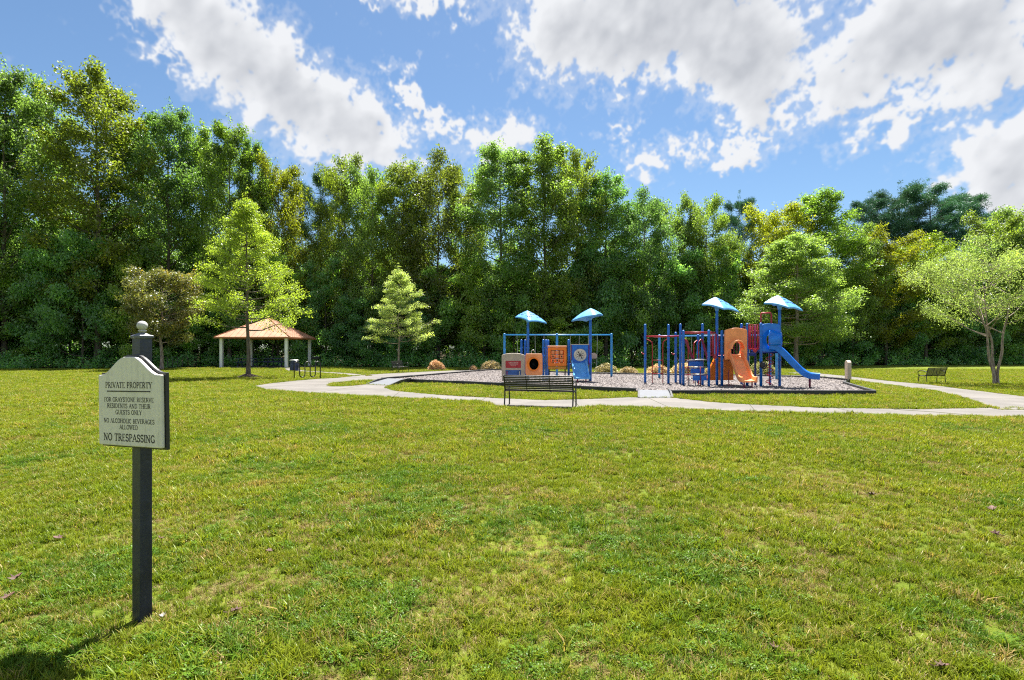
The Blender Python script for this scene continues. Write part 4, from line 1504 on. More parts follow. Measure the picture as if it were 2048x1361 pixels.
# small light blue slide
MB().box((3.4, 28.95, 0.95), (1.05, 0.75, 0.06)).build('deck', M['navy'], ts)
chute('small_slide', [(3.34, 28.5, 1.02), (3.34, 28.3, 0.98), (3.34, 27.9, 0.72), (3.33, 27.5, 0.45), (3.33, 27.2, 0.34), (3.33, 26.95, 0.33)], 0.74, 0.14, M['sky_plastic'], ts)
for x in (3.12, 3.52):
    MB().tube([(x, 27.1, GZ), (x, 27.1, 0.30)], 0.03, 6).build('slide_leg', M['maroon'], ts)

# ---- swing frames
def swing_set(label, posts, zt, swings):
    x0, y0 = posts[0]
    s = thing('swing_set', label, 'swing set', (sum(p[0] for p in posts) / len(posts), sum(p[1] for p in posts) / len(posts), 0))
    for x, y in posts:
        post_part(s, x, y, zt, M['teal'], 0.068)
    MB().tube([(*posts[0], zt - 0.09), (*posts[-1], zt - 0.09)], 0.042, 10).build('top_beam', M['teal'], s, True)
    a, b = Vector((*posts[0], 0)), Vector((*posts[-1], 0))
    d = (b - a).normalized()
    for t0, t1 in swings:
        mid = a + d * ((t0 + t1) / 2)
        hw = 0.23
        seat = MB()
        P = smooth_path([mid - d * hw + Vector((0, 0, 0.60)), mid - d * hw * .5 + Vector((0, 0, 0.53)), mid + d * hw * .5 + Vector((0, 0, 0.53)), mid + d * hw + Vector((0, 0, 0.60))], 4)
        nrm = Vector((-d.y, d.x, 0)) * 0.08
        vs = []
        for p in P:
            vs += [p - nrm, p + nrm, p + nrm - Vector((0, 0, .02)), p - nrm - Vector((0, 0, .02))]
        fs = []
        for i in range(len(P) - 1):
            for j in range(4):
                fs.append((i * 4 + j, i * 4 + (j + 1) % 4, i * 4 + 4 + (j + 1) % 4, i * 4 + 4 + j))
        fs += [(3, 2, 1, 0), tuple(len(vs) - 4 + q for q in range(4))]
        so_ = seat.add(vs, fs).build('swing_seat', M['rubber'], s)
        for tt, k in ((t0, -1), (t1, 1)):
            p = a + d * tt
            MB().tube([(p.x, p.y, zt - 0.10), mid + d * (hw * k) + Vector((0, 0, 0.60))], 0.011, 5).build('chain', M['chain'], so_)
    return s


swing_set('light blue double bay swing frame behind the small panel unit', [(-0.45, 33.92), (2.68, 33.92), (5.93, 33.92)], 2.67, [(0.75, 1.30), (1.82, 2.36), (3.92, 4.46), (5.0, 5.54)])
swing_set('light blue swing frame behind the large climber', [(8.34, 32.2), (11.2, 31.3), (14.12, 30.35)], 2.55, [(1.2, 1.75), (4.2, 4.75)])

# ---- free-standing panel at the right end
fp = thing('activity_station', 'narrow beige arched play station standing alone at the right gravel edge', 'play station', (15.95, 27.0, 0), R(68))
fr = [(-0.42, 0.28), (0.42, 0.28), (0.42, 1.05)] + [(0.42 * math.cos(PI * i / 14), 1.05 + 0.12 * math.sin(PI * i / 14)) for i in range(1, 14)] + [(-0.42, 1.05)]
b_ = MB().prism(fr, (0, 0.08, 0), (1, 0, 0), (0, 0, 1), (0, -0.16, 0)).build('panel', M['beige'], None, False, 0.025)
b_.parent = fp
for z in (0.48, 0.75):
    q = MB().box((0, -0.084, z), (0.5, 0.01, 0.2)).build('painted_pocket', M['timber'])  # flat plate; the dark of a recessed pocket is put into its colour
    q.parent = b_
for x in (-0.3, 0.3):
    q = MB().tube([(x, 0, -0.05), (x, 0, 0.32)], 0.035, 8).build('leg', M['black_steel'])
    q.parent = fp

# ------------------------------------------------------------------ trees
def unit(a):
    return a / np.maximum(np.linalg.norm(a, axis=1, keepdims=True), 1e-9)


def leaf_arrays(c, nrm, t, ln, wd, fold, rng):
    """diamond leaves: centre, normal, direction, length, width -> verts (4n,3), quads"""
    n = len(c)
    t = unit(t - nrm * np.sum(t * nrm, 1, keepdims=True))
    b = np.cross(nrm, t)
    ln, wd = ln[:, None], wd[:, None]
    up = nrm * (ln * fold)
    v = np.stack([c - t * ln * 0.5, c + b * wd * 0.5 - t * ln * 0.06 + up, c + t * ln * 0.5 - up * 0.6, c - b * wd * 0.5 - t * ln * 0.06 + up], 1).reshape(-1, 3)
    q = np.arange(4 * n).reshape(-1, 4)
    return v, q


def crown_mesh(name, cl, cr, total, size, aspect, flat, up, rng, mat, outward=0.5, droop=0.0, needle=False):
    """leaves spread through clusters cl (k,3) with radii cr (k,)"""
    cl, cr = np.asarray(cl), np.asarray(cr)
    wts = cr ** 2
    idx = rng.choice(len(cl), size=total, p=wts / wts.sum())
    d = unit(rng.normal(size=(total, 3)))
    rad = rng.random(total) ** 0.45
    off = d * (rad * cr[idx])[:, None]
    off[:, 2] *= flat
    c = cl[idx] + off
    rnd = unit(rng.normal(size=(total, 3)))
    nrm = unit(rnd + np.array([0, 0, up]) + d * outward)
    if needle:
        t = unit(d + rnd * 0.5)
        nrm = unit(np.cross(t, rng.normal(size=(total, 3))))
    else:
        t = rng.normal(size=(total, 3))
        t[:, 2] -= droop
        t += d * 0.3
    ln = size * rng.uniform(0.6, 1.35, total)
    v, q = leaf_arrays(c, nrm, t, ln, ln * aspect, 0.10, rng)
    # brightness follows each clump and each leaf
    rv = np.clip(0.5 * rng.random(len(cl))[idx] + 0.5 * rng.random(total), 0, 1)
    me = np_mesh(name, v, q, {'rv': np.repeat(rv, 4)})
    me.materials.append(mat)
    return me


def tree_proto(name, seed, H, cb, Rr, prof, nl, sub, total, lsize, clr, slope=0.35, flat=0.75, trunk_r=0.28, aspect=0.6, up=0.5,
               leafm='leaf', barkm='bark', needle=False, fork=None, droop=0.2, sub_len=0.38, s_lo=0.35, top=True, wob=0.35):
    rng = np.random.default_rng(seed)
    r_ = random.Random(seed)
    tb_ = MB()
    cl, cr = [], []
    stems = fork or [((0, 0), (0, 0), 1.0)]
    for (bx, by), (tx, ty), hf in stems:
        Hs = H * hf
        tp_ = []
        for i in range(9):
            t = i / 8
            e = t ** 1.25
            tp_.append(Vector((bx + (tx - bx) * e + r_.uniform(-wob, wob) * 0.35 * min(t * 3, 1), by + (ty - by) * e + r_.uniform(-wob, wob) * 0.35 * min(t * 3, 1), -0.15 + (Hs * 0.93 + 0.15) * t)))
        TP = smooth_path(tp_, 3)
        rad = [trunk_r * ((1 - 0.93 * (i / (len(TP) - 1)) ** 0.85) + 0.35 * max(0, 1 - i / 2.0)) for i in range(len(TP))]
        tb_.tube(TP, rad, 9)

        def on_trunk(z):
            for a, b in zip(TP[:-1], TP[1:]):
                if a.z <= z <= b.z:
                    return a.lerp(b, (z - a.z) / max(b.z - a.z, 1e-6))
            return TP[-1]
        nls = max(3, int(nl / len(stems)))
        for i in range(nls):
            t = (i + r_.random() * 0.8) / nls
            za = cb * 0.9 + (Hs * 0.90 - cb * 0.9) * t
            az_ = i * 2.39996 + r_.uniform(-.4, .4) + seed
            ln = Rr * prof(t) * r_.uniform(0.72, 1.12)
            p0 = on_trunk(za)
            sl_ = slope * r_.uniform(0.5, 1.5)
            dv = Vector((math.cos(az_), math.sin(az_), sl_))
            p3 = p0 + Vector((dv.x * ln, dv.y * ln, ln * sl_))
            if p3.z > Hs * 0.98:
                p3.z = Hs * r_.uniform(0.92, 0.98)
            p1 = p0.lerp(p3, 0.35) + Vector((0, 0, -0.04 * ln))
            p2 = p0.lerp(p3, 0.7) + Vector((r_.uniform(-.08, .08) * ln, r_.uniform(-.08, .08) * ln, 0.03 * ln))
            LP = smooth_path([p0, p1, p2, p3], 2)
            r0 = max(trunk_r * 0.34 * (1 - 0.6 * t), 0.025)
            tb_.tube(LP, [r0 * (1 - 0.85 * k / (len(LP) - 1)) for k in range(len(LP))], 6, False)
            for s in range(sub):
                u = s_lo + (1 - s_lo) * (s + r_.random()) / sub
                k = min(int(u * (len(LP) - 1)), len(LP) - 2)
                q0 = LP[k].lerp(LP[k + 1], u * (len(LP) - 1) - k)
                a2 = az_ + r_.uniform(-1.25, 1.25)
                l2 = sub_len * ln * r_.uniform(0.4, 1.0) * (1.15 - 0.5 * u)
                q1 = q0 + Vector((math.cos(a2) * l2, math.sin(a2) * l2, l2 * (sl_ * 0.6 + r_.uniform(-.25, .4))))
                if s % 2 == 0:
                    tb_.tube([q0, q1], [r0 * 0.35, 0.012], 4, False)
                cl.append(tuple(q1))
                cr.append(clr * r_.uniform(0.6, 1.25))
                if r_.random() < 0.6:
                    cl.append(tuple(q0.lerp(q1, 0.45)))
                    cr.append(clr * r_.uniform(0.5, 1.0))
        if top:
            for q in range(5):
                z = Hs * (0.86 + 0.12 * q / 4)
                p = on_trunk(z)
                cl.append((p.x + r_.uniform(-.3, .3) * clr, p.y + r_.uniform(-.3, .3) * clr, z))
                cr.append(clr * (0.9 - 0.1 * q))
    root = bpy.data.objects.new(name, None)
    root.empty_display_size = 0.5
    tme_ = new_mesh('trunk', tb_.v, tb_.f, True)
    tme_.materials.append(M[barkm])
    cme = crown_mesh('crown', cl, cr, total, lsize, aspect, flat, up, rng, M[leafm], 0.5, droop, needle)
    return {'name': name, 'trunk': tme_, 'crown': cme, 'H': H, 'R': Rr}


def add_tree(pr, name, loc, Hh, Wd, rz, colr, label, cat='tree', group=None):
    """a tree of height Hh and crown width Wd built from a prototype"""
    t = bpy.data.objects.new(name, None)
    t.empty_display_size = 0.5
    col.objects.link(t)
    t.location = loc
    t.rotation_euler = (0, 0, rz)
    sx = Wd / (2.15 * pr['R']) if Wd else Hh / pr['H']
    t.scale = (sx, sx, Hh / pr['H'])
    tag(t, label, cat, group)
    for part in ('trunk', 'crown'):
        o = bpy.data.objects.new(part, pr[part])
        col.objects.link(o)
        o.parent = t
        if part == 'crown':
            o.color = (*colr, 1)
    return t


pf_tall = lambda t: (0.55 + 1.0 * t) if t < 0.38 else 0.93 * (1 - ((t - 0.38) / 0.72) ** 1.7) + 0.12
pf_round = lambda t: 0.62 + 0.75 * math.sin(PI * min(t * 0.95 + 0.08, 1)) * 0.55 if t < 0.85 else 0.62
pf_egg = lambda t: 1.05 * min(1, 0.75 + t * 1.6) * (1 - max(t - 0.12, 0)) ** 0.62
pf_cone = lambda t: 1.05 * (1 - t) ** 0.8 + 0.08
pf_pine = lambda t: 0.55 + 0.5 * math.sin(PI * t)
pf_low = lambda t: 1.0 - 0.45 * t

TALL = [tree_proto('tall_tree', 11 + i, 28, 4.0, 4.4, pf_tall, 46, 13, 40000, 0.24, 0.88, 0.65, 0.9, 0.30, sub_len=0.62, s_lo=0.22, aspect=0.65) for i in range(3)]
ROUND = [tree_proto('broad_tree', 31 + i, 20, 2.2, 4.8, pf_round, 38, 14, 38000, 0.235, 0.88, 0.50, 0.85, 0.26, sub_len=0.6, s_lo=0.22, aspect=0.65) for i in range(3)]
PINE = [tree_proto('pine_tree', 51 + i, 26, 9.0, 4.2, pf_pine, 38, 10, 52000, 0.34, 0.82, 0.45, 0.75, 0.30, 0.16, 0.4, 'needle', 'bark', True) for i in range(2)]
LOW = [tree_proto('understory_tree', 71 + i, 11, 0.6, 4.2, pf_low, 26, 12, 30000, 0.24, 0.80, 0.35, 0.75, 0.14, sub_len=0.48, aspect=0.6) for i in range(2)]

# canopy trees: x, y, height, crown width, kind, variant, label
CANOPY = [
    (-53.6, 52, 26.0, 6.9, 'T', 0, 'tall green tree beyond the left frame edge of the wood'),
    (-53.3, 56, 28.8, 7.4, 'T', 1, 'tall green tree just past the left end of the view'),
    (-50.0, 56, 31.1, 7.9, 'T', 2, 'towering tree at the far left edge of the wood'),
    (-50.5, 61, 31.9, 7.0, 'T', 0, 'tall thin crowned tree between the leftmost and the pointed tallest tree'),
    (-41.5, 57, 31.3, 9.5, 'T', 1, 'tallest pointed tree of the wood, behind the private property sign'),
    (-42.0, 63, 27.7, 6.6, 'T', 2, 'shorter tree directly right of the pointed tallest tree'),
    (-35.6, 59, 28.3, 7.0, 'T', 0, 'narrow twin topped tall tree above the bronze leaved tree'),
    (-34.3, 63, 27.5, 6.6, 'T', 1, 'tall tree behind and left of the shelter lawn tree'),
    (-28.8, 58, 26.6, 6.1, 'T', 2, 'tall tree rising directly behind the bright yellow green lawn tree'),
    (-27.8, 61, 25.6, 4.0, 'T', 0, 'slender tall tree at the right shoulder of the left group'),
    (-25.5, 62, 22.9, 6.3, 'B', 0, 'yellowish round tree above the shelter roof'),
    (-22.6, 67, 24.1, 5.9, 'P', 0, 'dark thin pine top peeking out right of the shelter'),
    (-18.5, 63, 23.5, 6.1, 'B', 1, 'yellow tinged tree above the walk to the shelter'),
    (-15.0, 61, 21.3, 5.6, 'B', 2, 'mid green tree left above the small pale lawn tree'),
    (-11.7, 61, 23.0, 6.4, 'T', 1, 'upright tree right behind the small pale lawn tree'),
    (-7.9, 61, 22.8, 7.5, 'B', 0, 'dark olive broad tree right of the small pale lawn tree'),
    (-5.2, 67, 23.4, 5.3, 'B', 1, 'low topped tree tucked left of the big central tree'),
    (-1.2, 58, 24.1, 7.6, 'T', 2, 'left half crown of the big central tree pair'),
    (3.3, 58, 24.7, 8.4, 'T', 0, 'tallest central tree above the small play unit'),
    (7.0, 61, 23.2, 6.4, 'B', 2, 'tree on the right slope of the central group'),
    (9.9, 60, 21.4, 6.6, 'T', 1, 'tree above the gap between the two play units'),
    (14.2, 61, 18.9, 5.9, 'B', 0, 'rounded dark tree above the ladders of the large climber'),
    (18.3, 65, 19.0, 5.7, 'B', 1, 'flat topped tree behind the overhead ladder'),
    (21.5, 63, 18.8, 6.1, 'B', 2, 'tree right behind the canopy of the orange slide'),
    (27.2, 68, 21.1, 4.5, 'P', 1, 'narrow spiky evergreen top between the two large climber roofs'),
    (29.7, 64, 18.6, 7.3, 'B', 0, 'golden tinged tree above the blue slide roof'),
    (35.2, 65, 20.8, 8.0, 'T', 2, 'tree with two rounded tops right of the golden tree'),
    (38.3, 64, 16.4, 6.2, 'B', 1, 'green tree at the right shoulder of the large pale lawn tree'),
    (50.2, 80, 24.6, 7.7, 'P', 0, 'leftmost of the tall blue green pines at right'),
    (55.9, 82, 26.5, 8.6, 'P', 1, 'second tall blue green pine from the left at right'),
    (59.6, 81, 26.7, 10.0, 'P', 0, 'highest tall blue green pine at right'),
    (64.9, 82, 25.5, 8.6, 'P', 1, 'rightmost of the tall blue green pines'),
    (42.1, 64, 15.7, 7.3, 'B', 2, 'yellow green tree in front of the left pines'),
    (47.3, 65, 15.5, 7.4, 'B', 0, 'yellow green tree in front of the highest pine'),
    (53.8, 68, 15.0, 7.2, 'B', 1, 'green tree left of the birch crown'),
    (58.4, 69, 18.5, 7.3, 'B', 2, 'dark green tree rising behind the birch'),
    (59.2, 66, 20.1, 8.1, 'B', 0, 'tall green tree at the right edge of the view'),
    (66.1, 68, 20.3, 9.0, 'T', 1, 'tall tree past the right end of the view'),
    (74.2, 70, 20.2, 9.2, 'B', 1, 'broad tree far past the right end of the view'),
]
GREENS = {'T': [(0.098, 0.156, 0.044), (0.110, 0.160, 0.038), (0.090, 0.144, 0.048)],
          'B': [(0.122, 0.160, 0.038), (0.092, 0.146, 0.050), (0.104, 0.158, 0.044)],
          'P': [(0.050, 0.108, 0.054), (0.056, 0.116, 0.056)]}
rg = random.Random(77)
for (x, y, Hh, Wd, kind, vr, lab) in CANOPY:
    pr = {'T': TALL, 'B': ROUND, 'P': PINE}[kind]
    pr = pr[vr % len(pr)]
    c = GREENS[kind][vr % len(GREENS[kind])]
    if 'yellow' in lab or 'gold' in lab:
        c = (0.130, 0.165, 0.022)
    if 'dark olive' in lab or 'rounded dark' in lab:
        c = (0.080, 0.115, 0.036)
    k = rg.uniform(0.82, 1.25)
    hs = rg.uniform(-1, 1)
    c = (c[0] * (1 + 0.22 * hs), c[1], c[2] * (1 - 0.35 * hs))
    nm = {'T': 'tall_tree', 'B': 'broad_tree', 'P': 'pine_tree'}[kind]
    yy = max(y, float(edge(x)) + 1.5)
    add_tree(pr, nm, (x * yy / y, yy, 0), Hh, Wd * 1.12, rg.uniform(0, 6.28), tuple(q * k for q in c), lab, 'pine' if kind == 'P' else 'tree', 'trees of the wood behind the lawn')

# low trees along the edge of the wood, and the trees deeper inside it
WHERE = ['far past the left end of the view', 'past the left end of the view', 'just past the left end of the view', 'at the left end of the view', 'second from the left end of the view', 'left of the sign', 'behind the sign',
         'right of the sign finial', 'left of the bronze leaved tree', 'behind the bronze leaved tree', 'right of the bronze leaved tree', 'left behind the yellow green lawn tree', 'behind the yellow green lawn tree',
         'behind the shelter columns', 'right behind the shelter', 'right of the shelter', 'above the shelter walk', 'left of the small pale lawn tree', 'behind the small pale lawn tree', 'right of the small pale lawn tree',
         'behind the round reddish shrub', 'left of the small panel unit', 'behind the left swing post', 'behind the swings', 'behind the right swing post', 'between the two play units', 'behind the left ladders of the climber',
         'behind the overhead ladder', 'behind the orange slide hood', 'behind the blue slide', 'left of the large pale lawn tree', 'behind the large pale lawn tree', 'right of the large pale lawn tree', 'left of the right bench',
         'behind the right bench', 'left of the birch', 'behind the birch', 'right of the birch', 'past the right end of the view', 'well past the right end of the view', 'far past the right end of the view']
k = 0
for k in range(len(WHERE)):
    x = -80.0 + 170.0 * k / (len(WHERE) - 1) + rg.uniform(-0.9, 0.9)
    y = float(edge(x)) + rg.uniform(0.8, 3.2)
    hh = rg.uniform(7.0, 13.5)
    tone, c = rg.choice([('blue green', (0.125, 0.230, 0.088)), ('deep green', (0.145, 0.245, 0.072)), ('olive green', (0.20, 0.275, 0.064)), ('dark blue green', (0.112, 0.215, 0.098)), ('mid green', (0.175, 0.262, 0.066))])
    add_tree(LOW[k % 2], 'understory_tree', (x, y, 0), hh, rg.uniform(6.5, 8.8), rg.uniform(0, 6.28), c, 'low %s tree at the wood edge %s' % (tone, WHERE[k]), 'tree', 'low trees at the edge of the wood')
for dy, step in ((8.0, 5.5), (20.0, 7.0), (34.0, 9.0)):
    x = -98.0
    while x < 112:
        y = float(edge(x)) + dy + rg.uniform(-2, 2)
        kind = LOW if dy < 10 else ROUND
        hh = rg.uniform(9, 13) if dy < 10 else rg.uniform(13, 18) * (1.2 if x < -15 else 0.85)
        add_tree(kind[k % len(kind)], 'wood_tree', (x, y, 0), hh, rg.uniform(8, 10) if dy < 10 else rg.uniform(9.5, 12.5), rg.uniform(0, 6.28), (0.080, 0.132, 0.030), 'green tree deep inside the wood, mostly hidden behind the front trees', 'tree', 'trees deep inside the wood')
        k += 1
        x += rg.uniform(step * 0.8, step * 1.2)

# lawn trees
yel = tree_proto('lawn_tree', 101, 11.2, 3.0, 3.1, pf_cone, 54, 9, 27000, 0.120, 0.50, 0.20, 0.6, 0.15, 0.5, 0.7, 'leaf_soft', 'bark', sub_len=0.42)
add_tree(yel, 'lawn_tree', (-16.06, 34.6, 0), 11.8, 6.0, 0.4, (0.175, 0.220, 0.036), 'bright yellow green lawn tree on a mulch mound in front of the shelter')
pale = tree_proto('lawn_tree', 103, 9.4, 2.5, 2.9, pf_cone, 48, 8, 23000, 0.125, 0.46, 0.14, 0.5, 0.11, 0.45, 0.7, 'leaf_soft', 'bark_pale', sub_len=0.42)
add_tree(pale, 'lawn_tree', (-9.96, 50.0, 0), 9.5, 6.1, 1.0, (0.25, 0.29, 0.13), 'small pale green conical lawn tree beside the left bench')
bigp = tree_proto('lawn_tree', 105, 14.0, 2.4, 5.4, pf_egg, 64, 11, 64000, 0.19, 0.80, 0.14, 0.55, 0.24, 0.5, 0.7, 'leaf_soft', 'bark_pale', sub_len=0.42)
add_tree(bigp, 'lawn_tree', (28.3, 56.6, 0), 14.0, 12.0, 2.0, (0.155, 0.215, 0.070), 'large pale green spreading lawn tree behind the blue slide')
pf_oval = lambda t: math.sin(PI * (0.16 + 0.76 * t)) ** 0.7
mag = tree_proto('lawn_tree', 107, 8.6, 2.4, 3.0, pf_oval, 34, 10, 28000, 0.17, 0.60, 0.40, 0.8, 0.16, 0.45, 0.4, 'leaf_glossy', 'bark_pale', sub_len=0.42)
add_tree(mag, 'lawn_tree', (-29.7, 48.2, 0), 8.8, 6.6, 0.7, (0.120, 0.124, 0.040), 'round bronze and green leaved lawn tree on the left lawn')
birch = tree_proto('birch_tree', 109, 6.9, 2.5, 3.1, pf_round, 30, 9, 25000, 0.085, 0.50, 0.55, 0.85, 0.085, 0.5, 0.4, 'leaf_soft', 'bark_pale', fork=[((-0.10, 0), (-1.15, 0.3), 0.86), ((0.10, 0.05), (0.75, -0.2), 1.0), ((0.0, 0.1), (0.1, 1.2), 0.9)], sub_len=0.42, droop=0.6)
add_tree(birch, 'birch_tree', (23.0, 27.0, 0), 6.9, 5.9, 0.0, (0.165, 0.205, 0.085), 'pale leaved birch with leaning forked trunks at the right')

# mulch mound
mm = MB()
v, f = [], []
rg2 = random.Random(9)
NR, NS = 6, 28
for i in range(NR + 1):
    r = 0.95 * i / NR
    for j in range(NS):
        a = 2 * PI * j / NS
        rr = r * (1 + 0.06 * math.sin(3 * a + 1) + 0.04 * math.sin(7 * a)) + rg2.uniform(-.01, .01)
        v.append((-16.06 + rr * math.cos(a), 34.6 + rr * math.sin(a), 0.30 * (1 - (i / NR) ** 1.0) ** 1.15 + rg2.uniform(-.012, .012) - 0.01))
for i in range(NR):
    for j in range(NS):
        q = (j + 1) % NS
        f.append((i * NS + j, (i + 1) * NS + j, (i + 1) * NS + q, i * NS + q))
mm.add(v, f)
tag(mm.build('mulch_mound', M['mulch'], None, True), 'dark brown mulch mound around the trunk of the yellow green tree', 'mulch')

# clipped tan shrubs around the gravel
def shrub_proto(seed, n=5200):
    rng = np.random.default_rng(seed)
    d = unit(rng.normal(size=(n, 3)))
    d[:, 2] = np.abs(d[:, 2]) * 1.0 - 0.12
    lump = 1 + 0.10 * np.sin(5 * d[:, 0] + seed) * np.cos(4 * d[:, 1]) + 0.06 * np.sin(9 * d[:, 2] + 7 * d[:, 0])
    rad = (rng.random(n) ** 0.22) * lump * rng.uniform(0.92, 1.06, n)
    c = d * rad[:, None] * np.array([0.5, 0.5, 0.88])
    c[:, 2] += 0.10
    t = unit(d + rng.normal(size=(n, 3)) * 0.45 + np.array([0, 0, 0.4]))
    nrm = unit(np.cross(t, rng.normal(size=(n, 3))) + d * 0.3)
    ln = rng.uniform(0.05, 0.12, n)
    v, q = leaf_arrays(c, nrm, t, ln, ln * 0.38, 0.08, rng)
    me = np_mesh('foliage', v, q, {'rv': np.repeat(rng.random(n), 4)})
    me.materials.append(M['twig'])
    tbm = MB()
    rr = random.Random(seed)
    for i in range(14):
        a = 2 * PI * i / 14
        tbm.tube([(0.03 * math.cos(a), 0.03 * math.sin(a), -0.03), (0.22 * math.cos(a), 0.22 * math.sin(a), 0.35), (0.36 * math.cos(a), 0.36 * math.sin(a), 0.6)], [0.012, 0.009, 0.004], 4, False)
    tm_ = new_mesh('stems', tbm.v, tbm.f)
    tm_.materials.append(M['bark'])
    return me, tm_


SP = [shrub_proto(3), shrub_proto(8)]
for i, (x, y, wd_, hh, lab, c) in enumerate((
        (-6.36, 47.6, 1.40, 0.95, 'round reddish tan clipped shrub nearest the small pale lawn tree', (0.30, 0.20, 0.135)),
        (-3.25, 47.6, 0.68, 0.46, 'smallest tan clipped shrub behind the left gravel edge', (0.31, 0.225, 0.15)),
        (-1.75, 48.0, 1.75, 0.90, 'wide tan clipped shrub behind the beige play panel', (0.29, 0.24, 0.155)),
        (6.45, 38.9, 1.55, 0.82, 'tan topped clipped shrub behind the right swing post', (0.19, 0.165, 0.095)),
        (7.75, 38.0, 1.30, 0.62, 'low brown clipped shrub left of the large climber', (0.22, 0.175, 0.11)),
        (9.6, 37.4, 1.60, 0.80, 'tan clipped shrub seen through the left ladder of the climber', (0.30, 0.23, 0.155)),
        (11.2, 37.0, 1.75, 0.92, 'large tan clipped shrub seen behind the middle ladders', (0.29, 0.235, 0.15)),
        (12.9, 36.4, 1.30, 0.80, 'tan clipped shrub behind the step unit of the climber', (0.27, 0.215, 0.14)),
        (15.6, 35.4, 1.75, 1.05, 'green tan clipped shrub behind the corkscrew climber', (0.18, 0.175, 0.085)))):
    t = thing('clipped_shrub', lab, 'shrub', (x, y, 0), i * 1.3, 'clipped shrubs behind the gravel')
    t.scale = (wd_, wd_, hh)
    for nm, me in (('foliage', SP[i % 2][0]), ('stems', SP[i % 2][1])):
        o = bpy.data.objects.new(nm, me)
        col.objects.link(o)
        o.parent = t
        if nm == 'foliage':
            o.color = (c[0] * 1.75, c[1] * 1.75, c[2] * 1.75, 1)

# undergrowth along the foot of the wood
rng = np.random.default_rng(5)
nc = 1300
ux = rng.uniform(-82, 92, nc)
uy = edge(ux) + rng.uniform(-1.3, 1, nc) ** 1 + 7.5 * rng.random(nc) ** 2.2
uz = rng.uniform(0.15, 1.0, nc) ** 1.3 * (0.6 + 2.1 * rng.random(nc)) * np.clip((uy - edge(ux) + 1.9) / 3.0, 0.3, 1)
cl = np.stack([ux, uy, uz], 1)
nd = 420
dx_ = rng.uniform(-90, 100, nd)
cl2 = np.stack([dx_, edge(dx_) + rng.uniform(8, 34, nd), rng.uniform(0.3, 3.6, nd)], 1)
cl = np.concatenate([cl, cl2])
ume = crown_mesh('undergrowth', cl, np.concatenate([rng.uniform(0.45, 0.95, nc), rng.uniform(1.2, 1.9, nd)]), 230000, 0.26, 0.5, 0.85, 0.5, rng, M['leaf'], 0.5, 0.1)
uo = bpy.data.objects.new('undergrowth', ume)
uo.color = (0.160, 0.300, 0.125, 1)
col.objects.link(uo)
tag(uo, 'dense dark undergrowth along the foot of the wood', 'undergrowth', None, 'stuff')

# ------------------------------------------------------------------ grass, gravel stones, fallen leaves
def inside(px, py, poly):
    r = np.zeros(len(px), bool)
    n = len(poly)
    for i in range(n):
        x0, y0 = poly[i]
        x1, y1 = poly[(i + 1) % n]
        c = ((y0 > py) != (y1 > py))
        with np.errstate(divide='ignore', invalid='ignore'):
            xi = (x1 - x0) * (py - y0) / (y1 - y0 if y1 != y0 else 1e-9) + x0
        r ^= c & (px < xi)
    return r


clumps = bpy.data.collections.new('grass_clumps')      # sources only, not linked to the scene
stones = bpy.data.collections.new('gravel_stones')


def blade_clump(name, seed, nb, rad, l0, l1, wd, lean, mat):
    rng = np.random.default_rng(seed)
    V, Q, RV, AL = [], [], [], []
    for i in range(nb):
        a = rng.uniform(0, 2 * PI)
        r = rad * math.sqrt(rng.random())
        base = np.array([r * math.cos(a), r * math.sin(a), -0.004])
        ln = rng.uniform(l0, l1)
        az_ = rng.uniform(0, 2 * PI)
        le = rng.uniform(0.15, lean)
        d = np.array([math.cos(az_), math.sin(az_), 0])
        s = np.array([-d[1], d[0], 0])
        rv = rng.random()
        b = len(V)
        for t, k in ((0, 0.9), (0.55, 1.0), (1.0, 0.12)):
            p = base + d * (ln * le * t * t) + np.array([0, 0, ln * (t - 0.32 * le * t * t)])
            V += [p - s * wd * k / 2, p + s * wd * k / 2]
            RV += [rv, rv]
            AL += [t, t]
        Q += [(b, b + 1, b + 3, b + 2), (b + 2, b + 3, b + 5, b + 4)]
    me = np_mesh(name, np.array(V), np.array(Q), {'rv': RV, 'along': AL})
    me.materials.append(mat)
    o = bpy.data.objects.new(name, me)
    clumps.objects.link(o)


def clover_clump(name, seed, nb, rad, mat):
    rng = np.random.default_rng(seed)
    V, Q, RV, AL = [], [], [], []
    for i in range(nb):
        a = rng.uniform(0, 2 * PI)
        r = rad * math.sqrt(rng.random())
        c = np.array([r * math.cos(a), r * math.sin(a), rng.uniform(0.018, 0.05)])
        rv = rng.random()
        a0 = rng.uniform(0, 2 * PI)
        tl = rng.normal(size=2) * 0.35
        for k in range(3):
            aa = a0 + k * 2 * PI / 3
            d = np.array([math.cos(aa), math.sin(aa), 0])
            d[2] = d[0] * tl[0] + d[1] * tl[1] - 0.15
            s = np.array([-math.sin(aa), math.cos(aa), 0])
            L = rng.uniform(0.008, 0.012)
            b = len(V)
            V += [c, c + d * L * 0.7 + s * L * 0.5, c + d * L * 1.15, c + d * L * 0.7 - s * L * 0.5]
            RV += [rv] * 4
            AL += [0.8] * 4
            Q.append((b, b + 1, b + 2, b + 3))
    me = np_mesh(name, np.array(V), np.array(Q), {'rv': RV, 'along': AL})
    me.materials.append(mat)
    o = bpy.data.objects.new(name, me)
    clumps.objects.link(o)


